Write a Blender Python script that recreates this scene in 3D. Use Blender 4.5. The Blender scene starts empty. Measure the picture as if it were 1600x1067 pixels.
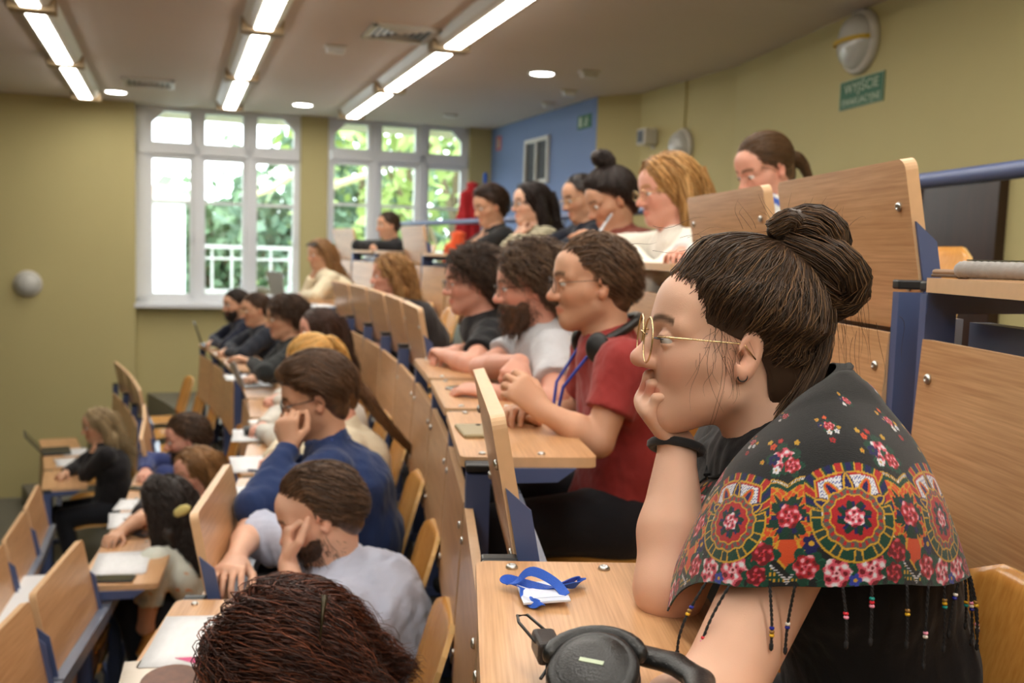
import bpy, bmesh, math, random
import numpy as np
from mathutils import Matrix, Vector, Euler

random.seed(7)
np.random.seed(7)
SC = bpy.context.scene
COL = SC.collection

# ---------------------------------------------------------------- camera
F_PX, CXP, CYP = 1556.0, 800.0, 533.5
EYE = np.array([0.0, 0.0, 1.2])
PITCH, ROLL = math.radians(5.1), math.radians(1.72)
cam_data = bpy.data.cameras.new('camera')
cam = bpy.data.objects.new('camera', cam_data)
COL.objects.link(cam)
cam_data.sensor_width = 36.0
cam_data.lens = 36.0 * F_PX / 1600.0
cam_data.clip_start = 0.02
cam_data.clip_end = 300
RCAM = (Matrix.Rotation(math.radians(90) - PITCH, 4, 'X') @ Matrix.Rotation(ROLL, 4, 'Z'))
cam.matrix_world = Matrix.Translation(Vector(EYE)) @ RCAM
cam_data.dof.use_dof = True
cam_data.dof.focus_distance = 1.24
cam_data.dof.aperture_fstop = 5.4
SC.camera = cam
RC = np.array(RCAM.to_3x3())

# ---------------------------------------------------------------- world, exposure
world = bpy.data.worlds.new('overcast_sky')
SC.world = world
world.use_nodes = True
bg = world.node_tree.nodes['Background']
bg.inputs['Color'].default_value = (0.86, 0.94, 1.0, 1)
bg.inputs['Strength'].default_value = 7.0
SC.view_settings.view_transform = 'Standard'
SC.view_settings.look = 'None'
SC.view_settings.gamma = 1.0
SC.view_settings.use_curve_mapping = False
SC.view_settings.exposure = 0.3
SC.cycles.use_denoising = True
SC.cycles.max_bounces = 8
SC.cycles.transparent_max_bounces = 12
SC.cycles.sample_clamp_indirect = 6.0
LAMP = 22.0        # strength of the ceiling fluorescents

# ---------------------------------------------------------------- pixel <-> place
def ray(px, py):
    return RC @ np.array([(px - CXP) / F_PX, -(py - CYP) / F_PX, -1.0])
def at_d(px, py, d):
    r = ray(px, py); return EYE + r * (d / r[1])
def at_z(px, py, z):
    r = ray(px, py); return EYE + r * ((z - EYE[2]) / r[2])
ARC = np.array([-19.49, 0.1])          # centre of the curved rows
def at_R(px, py, R):
    r = ray(px, py); o = EYE[:2] - ARC; v = r[:2]
    a = v @ v; b = o @ v; c = o @ o - R * R
    disc = max(b * b - a * c, 0.0) ** 0.5
    ts = [t for t in ((-b - disc) / a, (-b + disc) / a) if t > 0.05]
    return EYE + r * min(ts)
def at_plane(px, py, p0, n):
    r = ray(px, py); return EYE + r * (np.dot(np.array(p0) - EYE, n) / np.dot(r, n))
def proj(p):
    q = RC.T @ (np.array(p) - EYE)
    return (CXP + F_PX * q[0] / -q[2], CYP - F_PX * q[1] / -q[2])

# ---------------------------------------------------------------- helpers
def tag(o, label=None, cat=None, group=None, kind=None):
    if label: o['label'] = label
    if cat: o['category'] = cat
    if group: o['group'] = group
    if kind: o['kind'] = kind
    return o
def link(name, data, parent=None, mw=None):
    o = bpy.data.objects.new(name, data); COL.objects.link(o)
    if parent is not None: o.parent = parent
    if mw is not None: o.matrix_local = mw
    return o
def empty(name, mw=None, label=None, cat=None, group=None):
    o = link(name, None, None, mw)
    o.empty_display_size = 0.05
    return tag(o, label, cat, group)
def frame(o, x, y, z):
    m = Matrix.Identity(4)
    for i, v in enumerate((x, y, z)):
        for j in range(3): m[j][i] = float(v[j])
    for j in range(3): m[j][3] = float(o[j])
    return m
def unit(v):
    v = np.asarray(v, float); return v / max(np.linalg.norm(v), 1e-9)
class MB:
    """collects boxes, tubes, prisms; build() links them as ONE mesh"""
    def __init__(s): s.v = []; s.f = []
    def add(s, v, f):
        n = len(s.v); s.v += [tuple(map(float, p)) for p in v]; s.f += [tuple(i + n for i in q) for q in f]; return s
    def box(s, c, d, R=None, bev=0.0):
        hx, hy, hz = d[0] / 2, d[1] / 2, d[2] / 2
        if bev <= 0:
            P = [(x, y, z) for x in (-hx, hx) for y in (-hy, hy) for z in (-hz, hz)]
            Fs = [(0, 1, 3, 2), (4, 6, 7, 5), (0, 4, 5, 1), (2, 3, 7, 6), (0, 2, 6, 4), (1, 5, 7, 3)]
        else:
            bm = bmesh.new(); bmesh.ops.create_cube(bm, size=1)
            for v in bm.verts: v.co = Vector((v.co.x * d[0], v.co.y * d[1], v.co.z * d[2]))
            bmesh.ops.bevel(bm, geom=list(bm.edges), offset=bev, segments=2, affect='EDGES', profile=0.5)
            bm.verts.index_update()
            P = [tuple(v.co) for v in bm.verts]; Fs = [tuple(v.index for v in f.verts) for f in bm.faces]; bm.free()
        P = np.array(P)
        if R is not None: P = P @ np.array(R, float).T
        return s.add(P + np.array(c), Fs)
    def bar(s, a, b, w, h, up=(0, 0, 1)):
        a = np.array(a, float); b = np.array(b, float); z = unit(b - a); x = np.cross(up, z)
        if np.linalg.norm(x) < 1e-6: x = np.array([1.0, 0, 0])
        x = unit(x); y = np.cross(z, x)
        return s.box((a + b) / 2, (w, h, np.linalg.norm(b - a)), np.stack([x, y, z], 1))
    def tube(s, path, r, n=8, closed=False, cap=True):
        P = np.array(path, float); m = len(P)
        r = np.full(m, r) if np.isscalar(r) else np.array(r)
        T = np.gradient(P, axis=0) if not closed else np.roll(P, -1, 0) - np.roll(P, 1, 0)
        T /= np.linalg.norm(T, axis=1)[:, None] + 1e-9
        u = np.cross(T[0], (0, 0, 1.0)); u = unit(u if np.linalg.norm(u) > 1e-3 else np.cross(T[0], (1.0, 0, 0)))
        V = []
        for i in range(m):
            u = unit(u - T[i] * (u @ T[i])); w = np.cross(T[i], u)
            for k in range(n):
                a = 2 * math.pi * k / n; V.append(P[i] + r[i] * (math.cos(a) * u + math.sin(a) * w))
        Fs = []
        for i in range(m if closed else m - 1):
            j = (i + 1) % m
            for k in range(n):
                q = (k + 1) % n; Fs.append((i * n + k, i * n + q, j * n + q, j * n + k))
        if cap and not closed:
            Fs += [tuple(range(n - 1, -1, -1)), tuple((m - 1) * n + k for k in range(n))]
        return s.add(V, Fs)
    def lathe(s, prof, n=24, M=None):
        V = []; Fs = []; m = len(prof)
        for (r, z) in prof:
            for k in range(n):
                a = 2 * math.pi * k / n; V.append((r * math.cos(a), r * math.sin(a), z))
        for i in range(m - 1):
            for k in range(n):
                q = (k + 1) % n; Fs.append((i * n + k, i * n + q, (i + 1) * n + q, (i + 1) * n + k))
        Fs += [tuple(range(n - 1, -1, -1)), tuple((m - 1) * n + k for k in range(n))]
        V = np.array(V)
        if M is not None:
            M = np.array(M); V = V @ M[:3, :3].T + M[:3, 3]
        return s.add(V, Fs)
    def prism(s, pts, d):
        """polygon of 3D points pushed along vector d"""
        P = [np.array(p, float) for p in pts]; n = len(P); d = np.array(d, float)
        Fs = [tuple(range(n - 1, -1, -1)), tuple(range(n, 2 * n))] + [(i, (i + 1) % n, n + (i + 1) % n, n + i) for i in range(n)]
        return s.add(P + [p + d for p in P], Fs)
    def mesh(s, name, mat, smooth=False):
        me = bpy.data.meshes.new(name); me.from_pydata(s.v, [], s.f); me.update()
        bm = bmesh.new(); bm.from_mesh(me); bmesh.ops.recalc_face_normals(bm, faces=bm.faces); bm.to_mesh(me); bm.free()
        if mat: me.materials.append(mat)
        if smooth: me.polygons.foreach_set('use_smooth', [True] * len(me.polygons))
        return me
    def build(s, name, mat, parent=None, mw=None, smooth=False):
        return link(name, s.mesh(name, mat, smooth), parent, mw)
def np_mesh(name, V, Q, mat, col=None, smooth=True):
    """V (n,3), Q (m,3|4) numpy -> mesh; col (n,3) linear colours -> attribute Col"""
    me = bpy.data.meshes.new(name); V = np.asarray(V, np.float32); Q = np.asarray(Q, np.int32)
    k = Q.shape[1]
    me.vertices.add(len(V)); me.vertices.foreach_set('co', V.ravel())
    me.loops.add(Q.size); me.loops.foreach_set('vertex_index', Q.ravel())
    me.polygons.add(len(Q)); me.polygons.foreach_set('loop_start', np.arange(0, Q.size, k, dtype=np.int32))
    try: me.polygons.foreach_set('loop_total', np.full(len(Q), k, np.int32))
    except Exception: pass
    me.update(calc_edges=True)
    me.polygons.foreach_set('use_smooth', np.full(len(Q), smooth))
    if col is not None:
        at = me.color_attributes.new('Col', 'FLOAT_COLOR', 'POINT')
        c4 = np.ones((len(V), 4), np.float32); c4[:, :3] = col
        at.data.foreach_set('color', c4.ravel())
    if mat: me.materials.append(mat)
    return me
def lin(r, g, b):
    return tuple(((c / 255) / 12.92 if c / 255 <= 0.04045 else ((c / 255 + 0.055) / 1.055) ** 2.4) for c in (r, g, b))

# ---------------------------------------------------------------- materials
def nodes(name):
    m = bpy.data.materials.new(name); m.use_nodes = True
    nt = m.node_tree; return m, nt, nt.nodes['Principled BSDF']
def mat(name, col, rough=0.5, metal=0.0, var=0.0, vscale=8.0, bump=0.0, bscale=60.0, stretch=(1, 1, 1), spec=0.5, sheen=0.0, sss=0.0):
    m, nt, b = nodes(name); N = nt.nodes; L = nt.links
    b.inputs['Base Color'].default_value = (*col, 1); b.inputs['Roughness'].default_value = rough
    b.inputs['Metallic'].default_value = metal; b.inputs['Specular IOR Level'].default_value = spec
    if sheen: b.inputs['Sheen Weight'].default_value = sheen
    if sss:
        b.inputs['Subsurface Weight'].default_value = sss; b.inputs['Subsurface Radius'].default_value = (0.012, 0.005, 0.003); b.inputs['Subsurface Scale'].default_value = 1.0
    if var or bump:
        tc = N.new('ShaderNodeTexCoord'); mp = N.new('ShaderNodeMapping'); mp.inputs['Scale'].default_value = stretch
        L.new(tc.outputs['Object'], mp.inputs['Vector'])
    if var:
        nz = N.new('ShaderNodeTexNoise'); nz.inputs['Scale'].default_value = vscale; nz.inputs['Detail'].default_value = 5
        L.new(mp.outputs[0], nz.inputs['Vector'])
        mx = N.new('ShaderNodeMix'); mx.data_type = 'RGBA'
        mx.inputs['A'].default_value = (*[c * (1 - var) for c in col], 1); mx.inputs['B'].default_value = (*[min(c * (1 + var), 1) for c in col], 1)
        L.new(nz.outputs['Fac'], mx.inputs['Factor']); L.new(mx.outputs['Result'], b.inputs['Base Color'])
    if bump:
        n2 = N.new('ShaderNodeTexNoise'); n2.inputs['Scale'].default_value = bscale; n2.inputs['Detail'].default_value = 4
        L.new(mp.outputs[0], n2.inputs['Vector'])
        bp = N.new('ShaderNodeBump'); bp.inputs['Strength'].default_value = bump; bp.inputs['Distance'].default_value = 0.01
        L.new(n2.outputs['Fac'], bp.inputs['Height']); L.new(bp.outputs[0], b.inputs['Normal'])
    return m
def wood(name, c1, c2, rough=0.32, along=1, scale=1.0):
    """beech veneer: fine streaks stretched along one local axis, broad figure, per-piece shift"""
    m, nt, b = nodes(name); N = nt.nodes; L = nt.links
    tc = N.new('ShaderNodeTexCoord'); oi = N.new('ShaderNodeObjectInfo')
    ad = N.new('ShaderNodeVectorMath'); ad.operation = 'ADD'
    ml = N.new('ShaderNodeMath'); ml.operation = 'MULTIPLY'; ml.inputs[1].default_value = 37.0
    L.new(oi.outputs['Random'], ml.inputs[0]); L.new(tc.outputs['Object'], ad.inputs[0]); L.new(ml.outputs[0], ad.inputs[1])
    def stretched(s_al, s_ac, det, rot=0.0, dist=0.0):
        mp = N.new('ShaderNodeMapping'); sc = [s_ac] * 3; sc[along] = s_al
        mp.inputs['Scale'].default_value = sc; L.new(ad.outputs[0], mp.inputs['Vector'])
        nz = N.new('ShaderNodeTexNoise'); nz.inputs['Scale'].default_value = scale; nz.inputs['Detail'].default_value = det; nz.inputs['Distortion'].default_value = dist
        L.new(mp.outputs[0], nz.inputs['Vector']); return nz
    fine = stretched(7, 260, 3); broad = stretched(1.6, 22, 2, dist=0.6)
    r1 = N.new('ShaderNodeMapRange'); r1.inputs['From Min'].default_value = 0.3; r1.inputs['From Max'].default_value = 0.7
    L.new(fine.outputs['Fac'], r1.inputs['Value'])
    r2 = N.new('ShaderNodeMapRange'); r2.inputs['From Min'].default_value = 0.3; r2.inputs['From Max'].default_value = 0.7
    L.new(broad.outputs['Fac'], r2.inputs['Value'])
    av = N.new('ShaderNodeMix'); av.data_type = 'FLOAT'; av.inputs['Factor'].default_value = 0.42
    L.new(r1.outputs[0], av.inputs['A']); L.new(r2.outputs[0], av.inputs['B'])
    mx = N.new('ShaderNodeMix'); mx.data_type = 'RGBA'; mx.inputs['A'].default_value = (*c1, 1); mx.inputs['B'].default_value = (*c2, 1)
    L.new(av.outputs['Result'], mx.inputs['Factor']); L.new(mx.outputs['Result'], b.inputs['Base Color'])
    b.inputs['Roughness'].default_value = rough
    return m
def colmat(name, rough=0.5, sss=0.0, bump=0.0, bscale=300.0, spec=0.5, mul=None, sheen=0.0):
    """colour from the mesh attribute Col (print, lips, brows, hair streaks)"""
    m, nt, b = nodes(name); N = nt.nodes; L = nt.links
    at = N.new('ShaderNodeAttribute'); at.attribute_name = 'Col'; L.new(at.outputs['Color'], b.inputs['Base Color'])
    b.inputs['Roughness'].default_value = rough; b.inputs['Specular IOR Level'].default_value = spec
    if sheen: b.inputs['Sheen Weight'].default_value = sheen
    if sss:
        b.inputs['Subsurface Weight'].default_value = sss; b.inputs['Subsurface Radius'].default_value = (0.01, 0.004, 0.0025); b.inputs['Subsurface Scale'].default_value = 1.0
    if bump:
        tc = N.new('ShaderNodeTexCoord'); nz = N.new('ShaderNodeTexNoise'); nz.inputs['Scale'].default_value = bscale; nz.inputs['Detail'].default_value = 3
        L.new(tc.outputs['Object'], nz.inputs['Vector'])
        bp = N.new('ShaderNodeBump'); bp.inputs['Strength'].default_value = bump; bp.inputs['Distance'].default_value = 0.004
        L.new(nz.outputs['Fac'], bp.inputs['Height']); L.new(bp.outputs[0], b.inputs['Normal'])
    return m
def emit(name, col, strength):
    m = bpy.data.materials.new(name); m.use_nodes = True; nt = m.node_tree
    for n in list(nt.nodes):
        if n.type == 'BSDF_PRINCIPLED': nt.nodes.remove(n)
    e = nt.nodes.new('ShaderNodeEmission'); e.inputs[0].default_value = (*col, 1); e.inputs[1].default_value = strength
    nt.links.new(e.outputs[0], nt.nodes['Material Output'].inputs['Surface']); return m
def glass(name, tint=(0.97, 0.99, 0.98), gloss=0.06):
    m = bpy.data.materials.new(name); m.use_nodes = True; nt = m.node_tree; N = nt.nodes; L = nt.links
    N.remove(N['Principled BSDF'])
    t = N.new('ShaderNodeBsdfTransparent'); t.inputs[0].default_value = (*tint, 1)
    g = N.new('ShaderNodeBsdfGlossy'); g.inputs['Roughness'].default_value = 0.03
    x = N.new('ShaderNodeMixShader'); x.inputs[0].default_value = gloss
    L.new(t.outputs[0], x.inputs[1]); L.new(g.outputs[0], x.inputs[2]); L.new(x.outputs[0], N['Material Output'].inputs['Surface']); return m

M = {}
M['wall'] = mat('yellow_wall_paint', lin(190, 178, 126), 0.75, var=0.05, vscale=1.2, bump=0.04, bscale=180)
M['wall2'] = M['wall']
M['blue_wall'] = mat('blue_wall_paint', lin(118, 140, 184), 0.75, var=0.04, vscale=1.5)
M['ceiling'] = mat('ceiling_paint', lin(208, 196, 186), 0.85, var=0.03, vscale=2)
M['floor'] = mat('grey_vinyl_floor', lin(112, 110, 102), 0.45, var=0.12, vscale=14)
M['white'] = mat('white_gloss_paint', lin(226, 228, 232), 0.35)
M['lampcase'] = mat('lamp_housing', lin(205, 200, 190), 0.4)
M['tube'] = emit('fluorescent_glow', (1.0, 0.95, 0.86), LAMP)
M['down'] = emit('downlight_glow', (1.0, 0.95, 0.86), LAMP * 1.2)
M['beech'] = wood('beech_laminate', lin(174, 124, 80), lin(218, 172, 126), rough=0.3)
M['beech_top'] = M['beech']
M['edge'] = mat('beech_edge_band', lin(216, 176, 134), 0.4, var=0.1, vscale=40)
M['ply'] = wood('lacquered_plywood', lin(188, 124, 52), lin(220, 160, 82), rough=0.25, along=2, scale=0.5)
M['plyedge'] = mat('plywood_edge', lin(214, 172, 110), 0.45)
M['steel'] = mat('blue_grey_powder_coat', lin(78, 92, 132), 0.38, var=0.04, vscale=30)
M['rail'] = mat('grey_steel_beam', lin(120, 128, 146), 0.3, metal=0.35)
M['cap'] = mat('black_plastic', (0.012, 0.012, 0.013), 0.4)
M['bolt'] = mat('zinc_bolt', (0.6, 0.6, 0.58), 0.3, metal=1.0)
M['glass'] = glass('window_glass')
M['paper'] = mat('white_paper', lin(236, 236, 236), 0.7)
M['black'] = mat('black_fabric', (0.010, 0.010, 0.012), 0.8, sheen=0.2)
M['dark_hole'] = mat('duct_shade_and_speaker_black', (0.03, 0.032, 0.036), 0.5)  # near-black colour: painted shade inside the vents, also the loudspeaker's own dark front

# ---------------------------------------------------------------- the room
YAW = math.radians(18.9)
DV = np.array([-math.sin(YAW), math.cos(YAW), 0.0])      # towards the window wall
EV = np.array([math.cos(YAW), math.sin(YAW), 0.0])       # towards the back of the hall
UP = np.array([0, 0, 1.0])
W_T = 11.45
CEIL = 2.65
ROWR = {1: 20.2, 0: 19.5, -1: 18.83, -2: 18.22, -3: 17.58}
ROWZ = {1: 0.42, 0: 0.0, -1: -0.44, -2: -0.88, -3: -1.32}
GROUND = -1.50
def te(t, e, z): return DV * t + EV * e + UP * z
def wall_uv(px, py, t=W_T):
    p = at_plane(px, py, DV * t, DV); return float(p @ EV), float(p[2])
def struct(o): o['kind'] = 'structure'; return o
MT = frame((0, 0, 0), EV, DV, UP)       # local x = e, y = t, z = up

# tiers: one floor slab per row, curved like the rows
def arc_slab(R0, R1, z0, z1, a0, a1, n=48):
    b = MB(); V = []
    for i in range(n + 1):
        a = a0 + (a1 - a0) * i / n; c = np.array([math.cos(a), math.sin(a)])
        for (R, z) in ((R0, z1), (R1, z1), (R1, z0), (R0, z0)):
            V.append((*(ARC + R * c), z))
    Fs = []
    for i in range(n):
        for k in range(4):
            q = (k + 1) % 4; Fs.append((i * 4 + k, i * 4 + q, i * 4 + 4 + q, i * 4 + 4 + k))
    Fs += [(0, 1, 2, 3), tuple(n * 4 + k for k in (3, 2, 1, 0))]
    return b.add(V, Fs)
A0, A1 = -0.26, 0.60
struct(MB().box((-2.5, 3.0, GROUND - 0.05), (14.0, 18.0, 0.1)).build('floor', M['floor'], mw=MT))
order = [-3, -2, -1, 0, 1]
for k in order:
    R0 = ROWR[k] + 0.0; R1 = ROWR[k + 1] if k < 1 else 23.6
    struct(arc_slab(R0, R1, GROUND, ROWZ[k], A0, A1).build('floor', M['floor']))
struct(MB().box((-2.0, 3.4, CEIL + 0.06), (15.0, 18.5, 0.12)).build('ceiling', M['ceiling'], mw=MT))

# window wall: built from blocks around the two openings (local x = e, y = t, z)
w1 = [wall_uv(207, 300)[0], wall_uv(470, 300)[0]]
w2 = [wall_uv(512, 300)[0], wall_uv(733, 300)[0]]
SILL = wall_uv(300, 474)[1]
eC = wall_uv(766, 250)[0]
b = MB()
TH = 0.34
def wblock(e0, e1, z0, z1, t0=W_T, th=TH): b.box(((e0 + e1) / 2, t0 + th / 2, (z0 + z1) / 2), (e1 - e0, th, z1 - z0))
wblock(w1[0] - 0.4, w1[0], GROUND, CEIL); wblock(w1[1], w2[0], GROUND, CEIL); wblock(w2[1], eC + 2.5, GROUND, CEIL)
wblock(w1[0], w1[1], GROUND, SILL); wblock(w2[0], w2[1], GROUND, SILL)
wall_w = struct(b.build('wall_window_side', M['wall'], mw=MT))
struct(MB().box(((-9.0 + w1[0] + 0.03) / 2, W_T - 0.14 + 0.25, (GROUND + CEIL) / 2), (w1[0] + 0.03 + 9.0, 0.5, CEIL - GROUND)).build('wall_left', M['wall'], mw=MT))
struct(MB().box(((w1[0] + w1[1]) / 2 + 0.03, W_T - 0.02, SILL - 0.02), (w1[1] - w1[0] + 0.02, 0.26, 0.045)).build('window_1_sill', M['white'], mw=MT))
struct(MB().box(((w2[0] + w2[1]) / 2, W_T + 0.06, SILL - 0.02), (w2[1] - w2[0], 0.26, 0.045)).build('window_2_sill', M['white'], mw=MT))
struct(MB().box(((w1[0] + eC) / 2, W_T - 0.012, GROUND + 0.08), (eC - w1[0], 0.02, 0.14)).build('baseboard_window_side', M['floor'], mw=MT))

def make_window(name, e0, e1, sill, ycuts, cols):
    """cols: pixel x of pane edges (x0,x1) triples; ycuts: z of transom"""
    T = W_T + 0.10
    root = struct(empty(name, MT @ Matrix.Translation((0, T, 0))))
    ztr, zbar = ycuts
    top = CEIL
    fr = MB(); d = 0.09
    xa, xb = cols[0][0] - .035, cols[-1][1] + .035
    fr.box(((e0 + xa) / 2, 0, (sill + top) / 2), (xa - e0, d, top - sill)); fr.box(((e1 + xb) / 2, 0, (sill + top) / 2), (e1 - xb, d, top - sill))
    fr.box(((e0 + e1) / 2, 0, sill + 0.03), (e1 - e0, d, 0.07)); fr.box(((e0 + e1) / 2, 0, top - 0.02), (e1 - e0, d, 0.06))
    link('window_frame', fr.mesh('window_frame', M['white']), root)
    link('transom', MB().box(((e0 + e1) / 2, -0.02, ztr), (e1 - e0 - 0.1, 0.12, 0.10)).mesh('transom', M['white']), root)
    n = len(cols)
    for i in range(n - 1):
        x = (cols[i][1] + cols[i + 1][0]) / 2; w = cols[i + 1][0] - cols[i][1] - 0.075
        link('mullion', MB().box((x, -0.02, (sill + top) / 2), (max(w, 0.06), 0.12, top - sill)).mesh('mullion', M['white']), root)
    for i, (a, c) in enumerate(cols):
        s = MB(); z0, z1 = sill + 0.05, ztr - 0.05; f = 0.055
        s.box((a - f / 2 + .01, 0, (z0 + z1) / 2), (f, 0.07, z1 - z0)); s.box((c + f / 2 - .01, 0, (z0 + z1) / 2), (f, 0.07, z1 - z0))
        s.box(((a + c) / 2, 0, z0 + f / 2), (c - a + 0.02, 0.07, f)); s.box(((a + c) / 2, 0, z1 - f / 2), (c - a + 0.02, 0.07, f))
        cs = link('casement', s.mesh('casement', M['white']), root)
        link('glazing_bar', MB().box(((a + c) / 2, 0, zbar), (c - a, 0.05, 0.03)).mesh('glazing_bar', M['white']), cs)
        link('pane', MB().box(((a + c) / 2, 0.0, (z0 + z1) / 2), (c - a, 0.006, z1 - z0 - 2 * f)).mesh('pane', M['glass']), cs)
        if i < n - 1 or True:
            link('window_handle', MB().box((c + 0.015, -0.06, (z0 + z1) / 2 - .1), (0.02, 0.03, 0.1)).mesh('window_handle', M['white']), cs)
        u = MB(); z0, z1 = ztr + 0.05, top - 0.05
        u.box((a - f / 2 + .01, 0, (z0 + z1) / 2), (f, 0.07, z1 - z0)); u.box((c + f / 2 - .01, 0, (z0 + z1) / 2), (f, 0.07, z1 - z0))
        u.box(((a + c) / 2, 0, z0 + 0.015), (c - a, 0.07, 0.03))
        if i == 0: u.prism([(a, -0.035, z1), (a, -0.035, z1 - .13), (a + 0.13, -0.035, z1)], (0, 0.07, 0))
        if i == n - 1: u.prism([(c, -0.035, z1), (c, -0.035, z1 - .13), (c - 0.13, -0.035, z1)], (0, 0.07, 0))
        us = link('top_light', u.mesh('top_light', M['white']), root)
        link('pane', MB().box(((a + c) / 2, 0.0, (z0 + z1) / 2), (c - a, 0.006, z1 - z0)).mesh('pane', M['glass']), us)
    return root
Tf = W_T + 0.10
def ex(px): return wall_uv(px, 300, Tf)[0]
make_window('window_1', w1[0], w1[1] + 0.03, SILL, (wall_uv(340, 238, Tf)[1], wall_uv(340, 318, Tf)[1]), [(ex(237), ex(298)), (ex(319), ex(380)), (ex(400), ex(459))])
make_window('window_2', w2[0], w2[1] + 0.02, SILL, (wall_uv(620, 248, Tf)[1], wall_uv(620, 323, Tf)[1]), [(ex(520), ex(574)), (ex(594), ex(648)), (ex(667), ex(719))])

# back wall: blue panel by the windows, a return, then olive facets that follow the rows
def cz(px, py): return at_z(px, py, CEIL)[:2]
bw = [te(W_T + .3, eC, 0)[:2], at_d(934, 160, 9.3)[:2], at_d(1003, 156, 9.05)[:2], cz(1152, 103), cz(1300, 36)]
dirn = unit(np.append(bw[4] - bw[3], 0))[:2]
bw.append(bw[4] + dirn * 3.2 + np.array([0.10, 0])); bw.append(bw[5] + np.array([0.25, -3.4])); bw.append(bw[6] + np.array([-0.4, -6.0]))
def facet(name, p, q, m, z0=GROUND, z1=CEIL, th=0.12):
    p = np.array([*p, 0.0]); q = np.array([*q, 0.0]); dd = unit(q - p); nn = np.array([-dd[1], dd[0], 0.0])
    if nn[0] < 0: nn = -nn
    bb = MB(); L = np.linalg.norm(q - p)
    bb.box((L / 2, th / 2, (z0 + z1) / 2), (L, th, z1 - z0))
    return struct(bb.build(name, m, mw=frame(p, dd, nn, UP)))
facet('wall_back', bw[0], bw[1], M['blue_wall'])
for i in range(1, 7):
    facet('wall_back', bw[i], bw[i + 1], M['wall2'])
facet('wall_front', te(-6, -8.5, 0)[:2], te(12, -8.5, 0)[:2], M['wall'])
struct(MB().box((-2.0, -5.6, (GROUND + CEIL) / 2), (14, 0.2, CEIL - GROUND)).build('wall_near_side', M['wall'], mw=MT))
def back_frame(i, px, py, off=0.0):
    """a place on facet i of the back wall seen at a pixel: frame with x along, y out of the wall, z up"""
    p, q = bw[i], bw[i + 1]; dd = unit(np.array([*(q - p), 0.0])); nn = np.array([-dd[1], dd[0], 0.0])
    if nn[0] > 0: nn = -nn
    o = at_plane(px, py, np.array([*p, 0.0]), nn)
    xx = np.cross(nn, UP)      # left as seen from the room, so that x, y, z stay right-handed
    return frame(o + nn * off, xx, nn, UP), o, xx, nn

# dark doorway recess in the back wall behind the guard rail
p_, q_ = bw[4], bw[5]; dd_ = unit(np.array([*(q_ - p_), 0.0])); nn_ = np.array([-dd_[1], dd_[0], 0.0])
if nn_[0] > 0: nn_ = -nn_
dL, dR = at_plane(1440, 350, np.array([*p_, 0.0]), nn_), at_plane(1556, 350, np.array([*p_, 0.0]), nn_); zt_ = at_plane(1500, 288, np.array([*p_, 0.0]), nn_)[2]
M['darkdoor'] = wood('dark_brown_door', lin(40, 24, 16), lin(64, 38, 26), along=2); dw_ = float(np.linalg.norm(dR - dL)); mid_ = (dL + dR) / 2
door = struct(empty('door_1', frame((mid_[0], mid_[1], ROWZ[1]), unit(dL - dR), nn_, UP)))
hd_ = zt_ - ROWZ[1]
link('door_leaf', MB().box((0, .02, hd_ / 2), (dw_, .04, hd_)).mesh('door_leaf', M['darkdoor']), door)
for sx in (-1, 1): link('door_jamb', MB().box((sx * (dw_ / 2 + .03), .03, hd_ / 2), (.06, .06, hd_)).mesh('door_jamb', M['darkdoor']), door)
link('door_head', MB().box((0, .03, hd_ + .03), (dw_ + .12, .06, .06)).mesh('door_head', M['darkdoor']), door)
link('door_handle', MB().tube([(-dw_ * .38, .04, hd_ * .5), (-dw_ * .38, .09, hd_ * .5), (-dw_ * .26, .09, hd_ * .5)], .009, 8).mesh('door_handle', M['rail'], True), door)
# ---------------------------------------------------------------- fixtures on ceiling and walls
def strip_lamp(e, t0, t1, name, part):
    root = empty(name, MT @ Matrix.Translation((e, (t0 + t1) / 2, CEIL)))
    L = t1 - t0 - 0.10
    h = MB()
    h.prism([(-0.13, -L / 2, 0), (-0.10, -L / 2, -0.055), (-0.062, -L / 2, -0.075), (0.062, -L / 2, -0.075), (0.10, -L / 2, -0.055), (0.13, -L / 2, 0)], (0, L, 0))
    link('housing', h.mesh('housing', M['lampcase']), root)
    link(part, MB().box((0, 0, -0.078), (0.105, L - 0.10, 0.012)).mesh('diffuser', M['tube']), root)
    for s in (-1, 1):
        link('end_cap', MB().box((0, s * (L / 2 + 0.012), -0.042), (0.27, 0.07, 0.10), bev=0.006).mesh('end_cap', M['endcap']), root)
    return root
M['endcap'] = mat('lamp_end_cap', lin(150, 128, 96), 0.5)
lamp_rows = {-0.80: 'row ending at the plain yellow wall', 0.55: 'row ending at the sill window', 1.80: 'row ending at the tree window'}
row_word = {-0.80: 'yellow_wall', 0.55: 'sill_window', 1.80: 'tree_window'}
ordinal = ['first', 'second', 'third', 'fourth', 'fifth', 'sixth', 'seventh', 'eighth']
def in_frame(p):
    x_, y_ = proj(p); return p[1] > .3 and -20 < x_ < 1620 and -20 < y_ < 1087
for e in (-0.80, 0.55, 1.80):
    for j in range(8):
        t1 = 10.78 - 2.0 * j; t0 = t1 - 2.0
        if t0 < -5.3: break
        seen = any(in_frame(te(t_, e + d_, CEIL - .08)) for t_ in np.linspace(t0, t1, 9) for d_ in (-.13, 0, .13))
        w_ = '%s_%s_offscreen' % (row_word[e], ordinal[j])
        r = strip_lamp(e, t0, t1, *(('strip_light', 'diffuser') if seen else ('strip_light_' + w_, 'diffuser_' + w_)))
        tag(r, ('white fluorescent strip light on the ceiling in the ' if seen else 'strip light outside the picture continuing the ') + lamp_rows[e], 'ceiling light', 'fluorescent strip lights' if seen else 'strip lights outside the picture')
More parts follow.
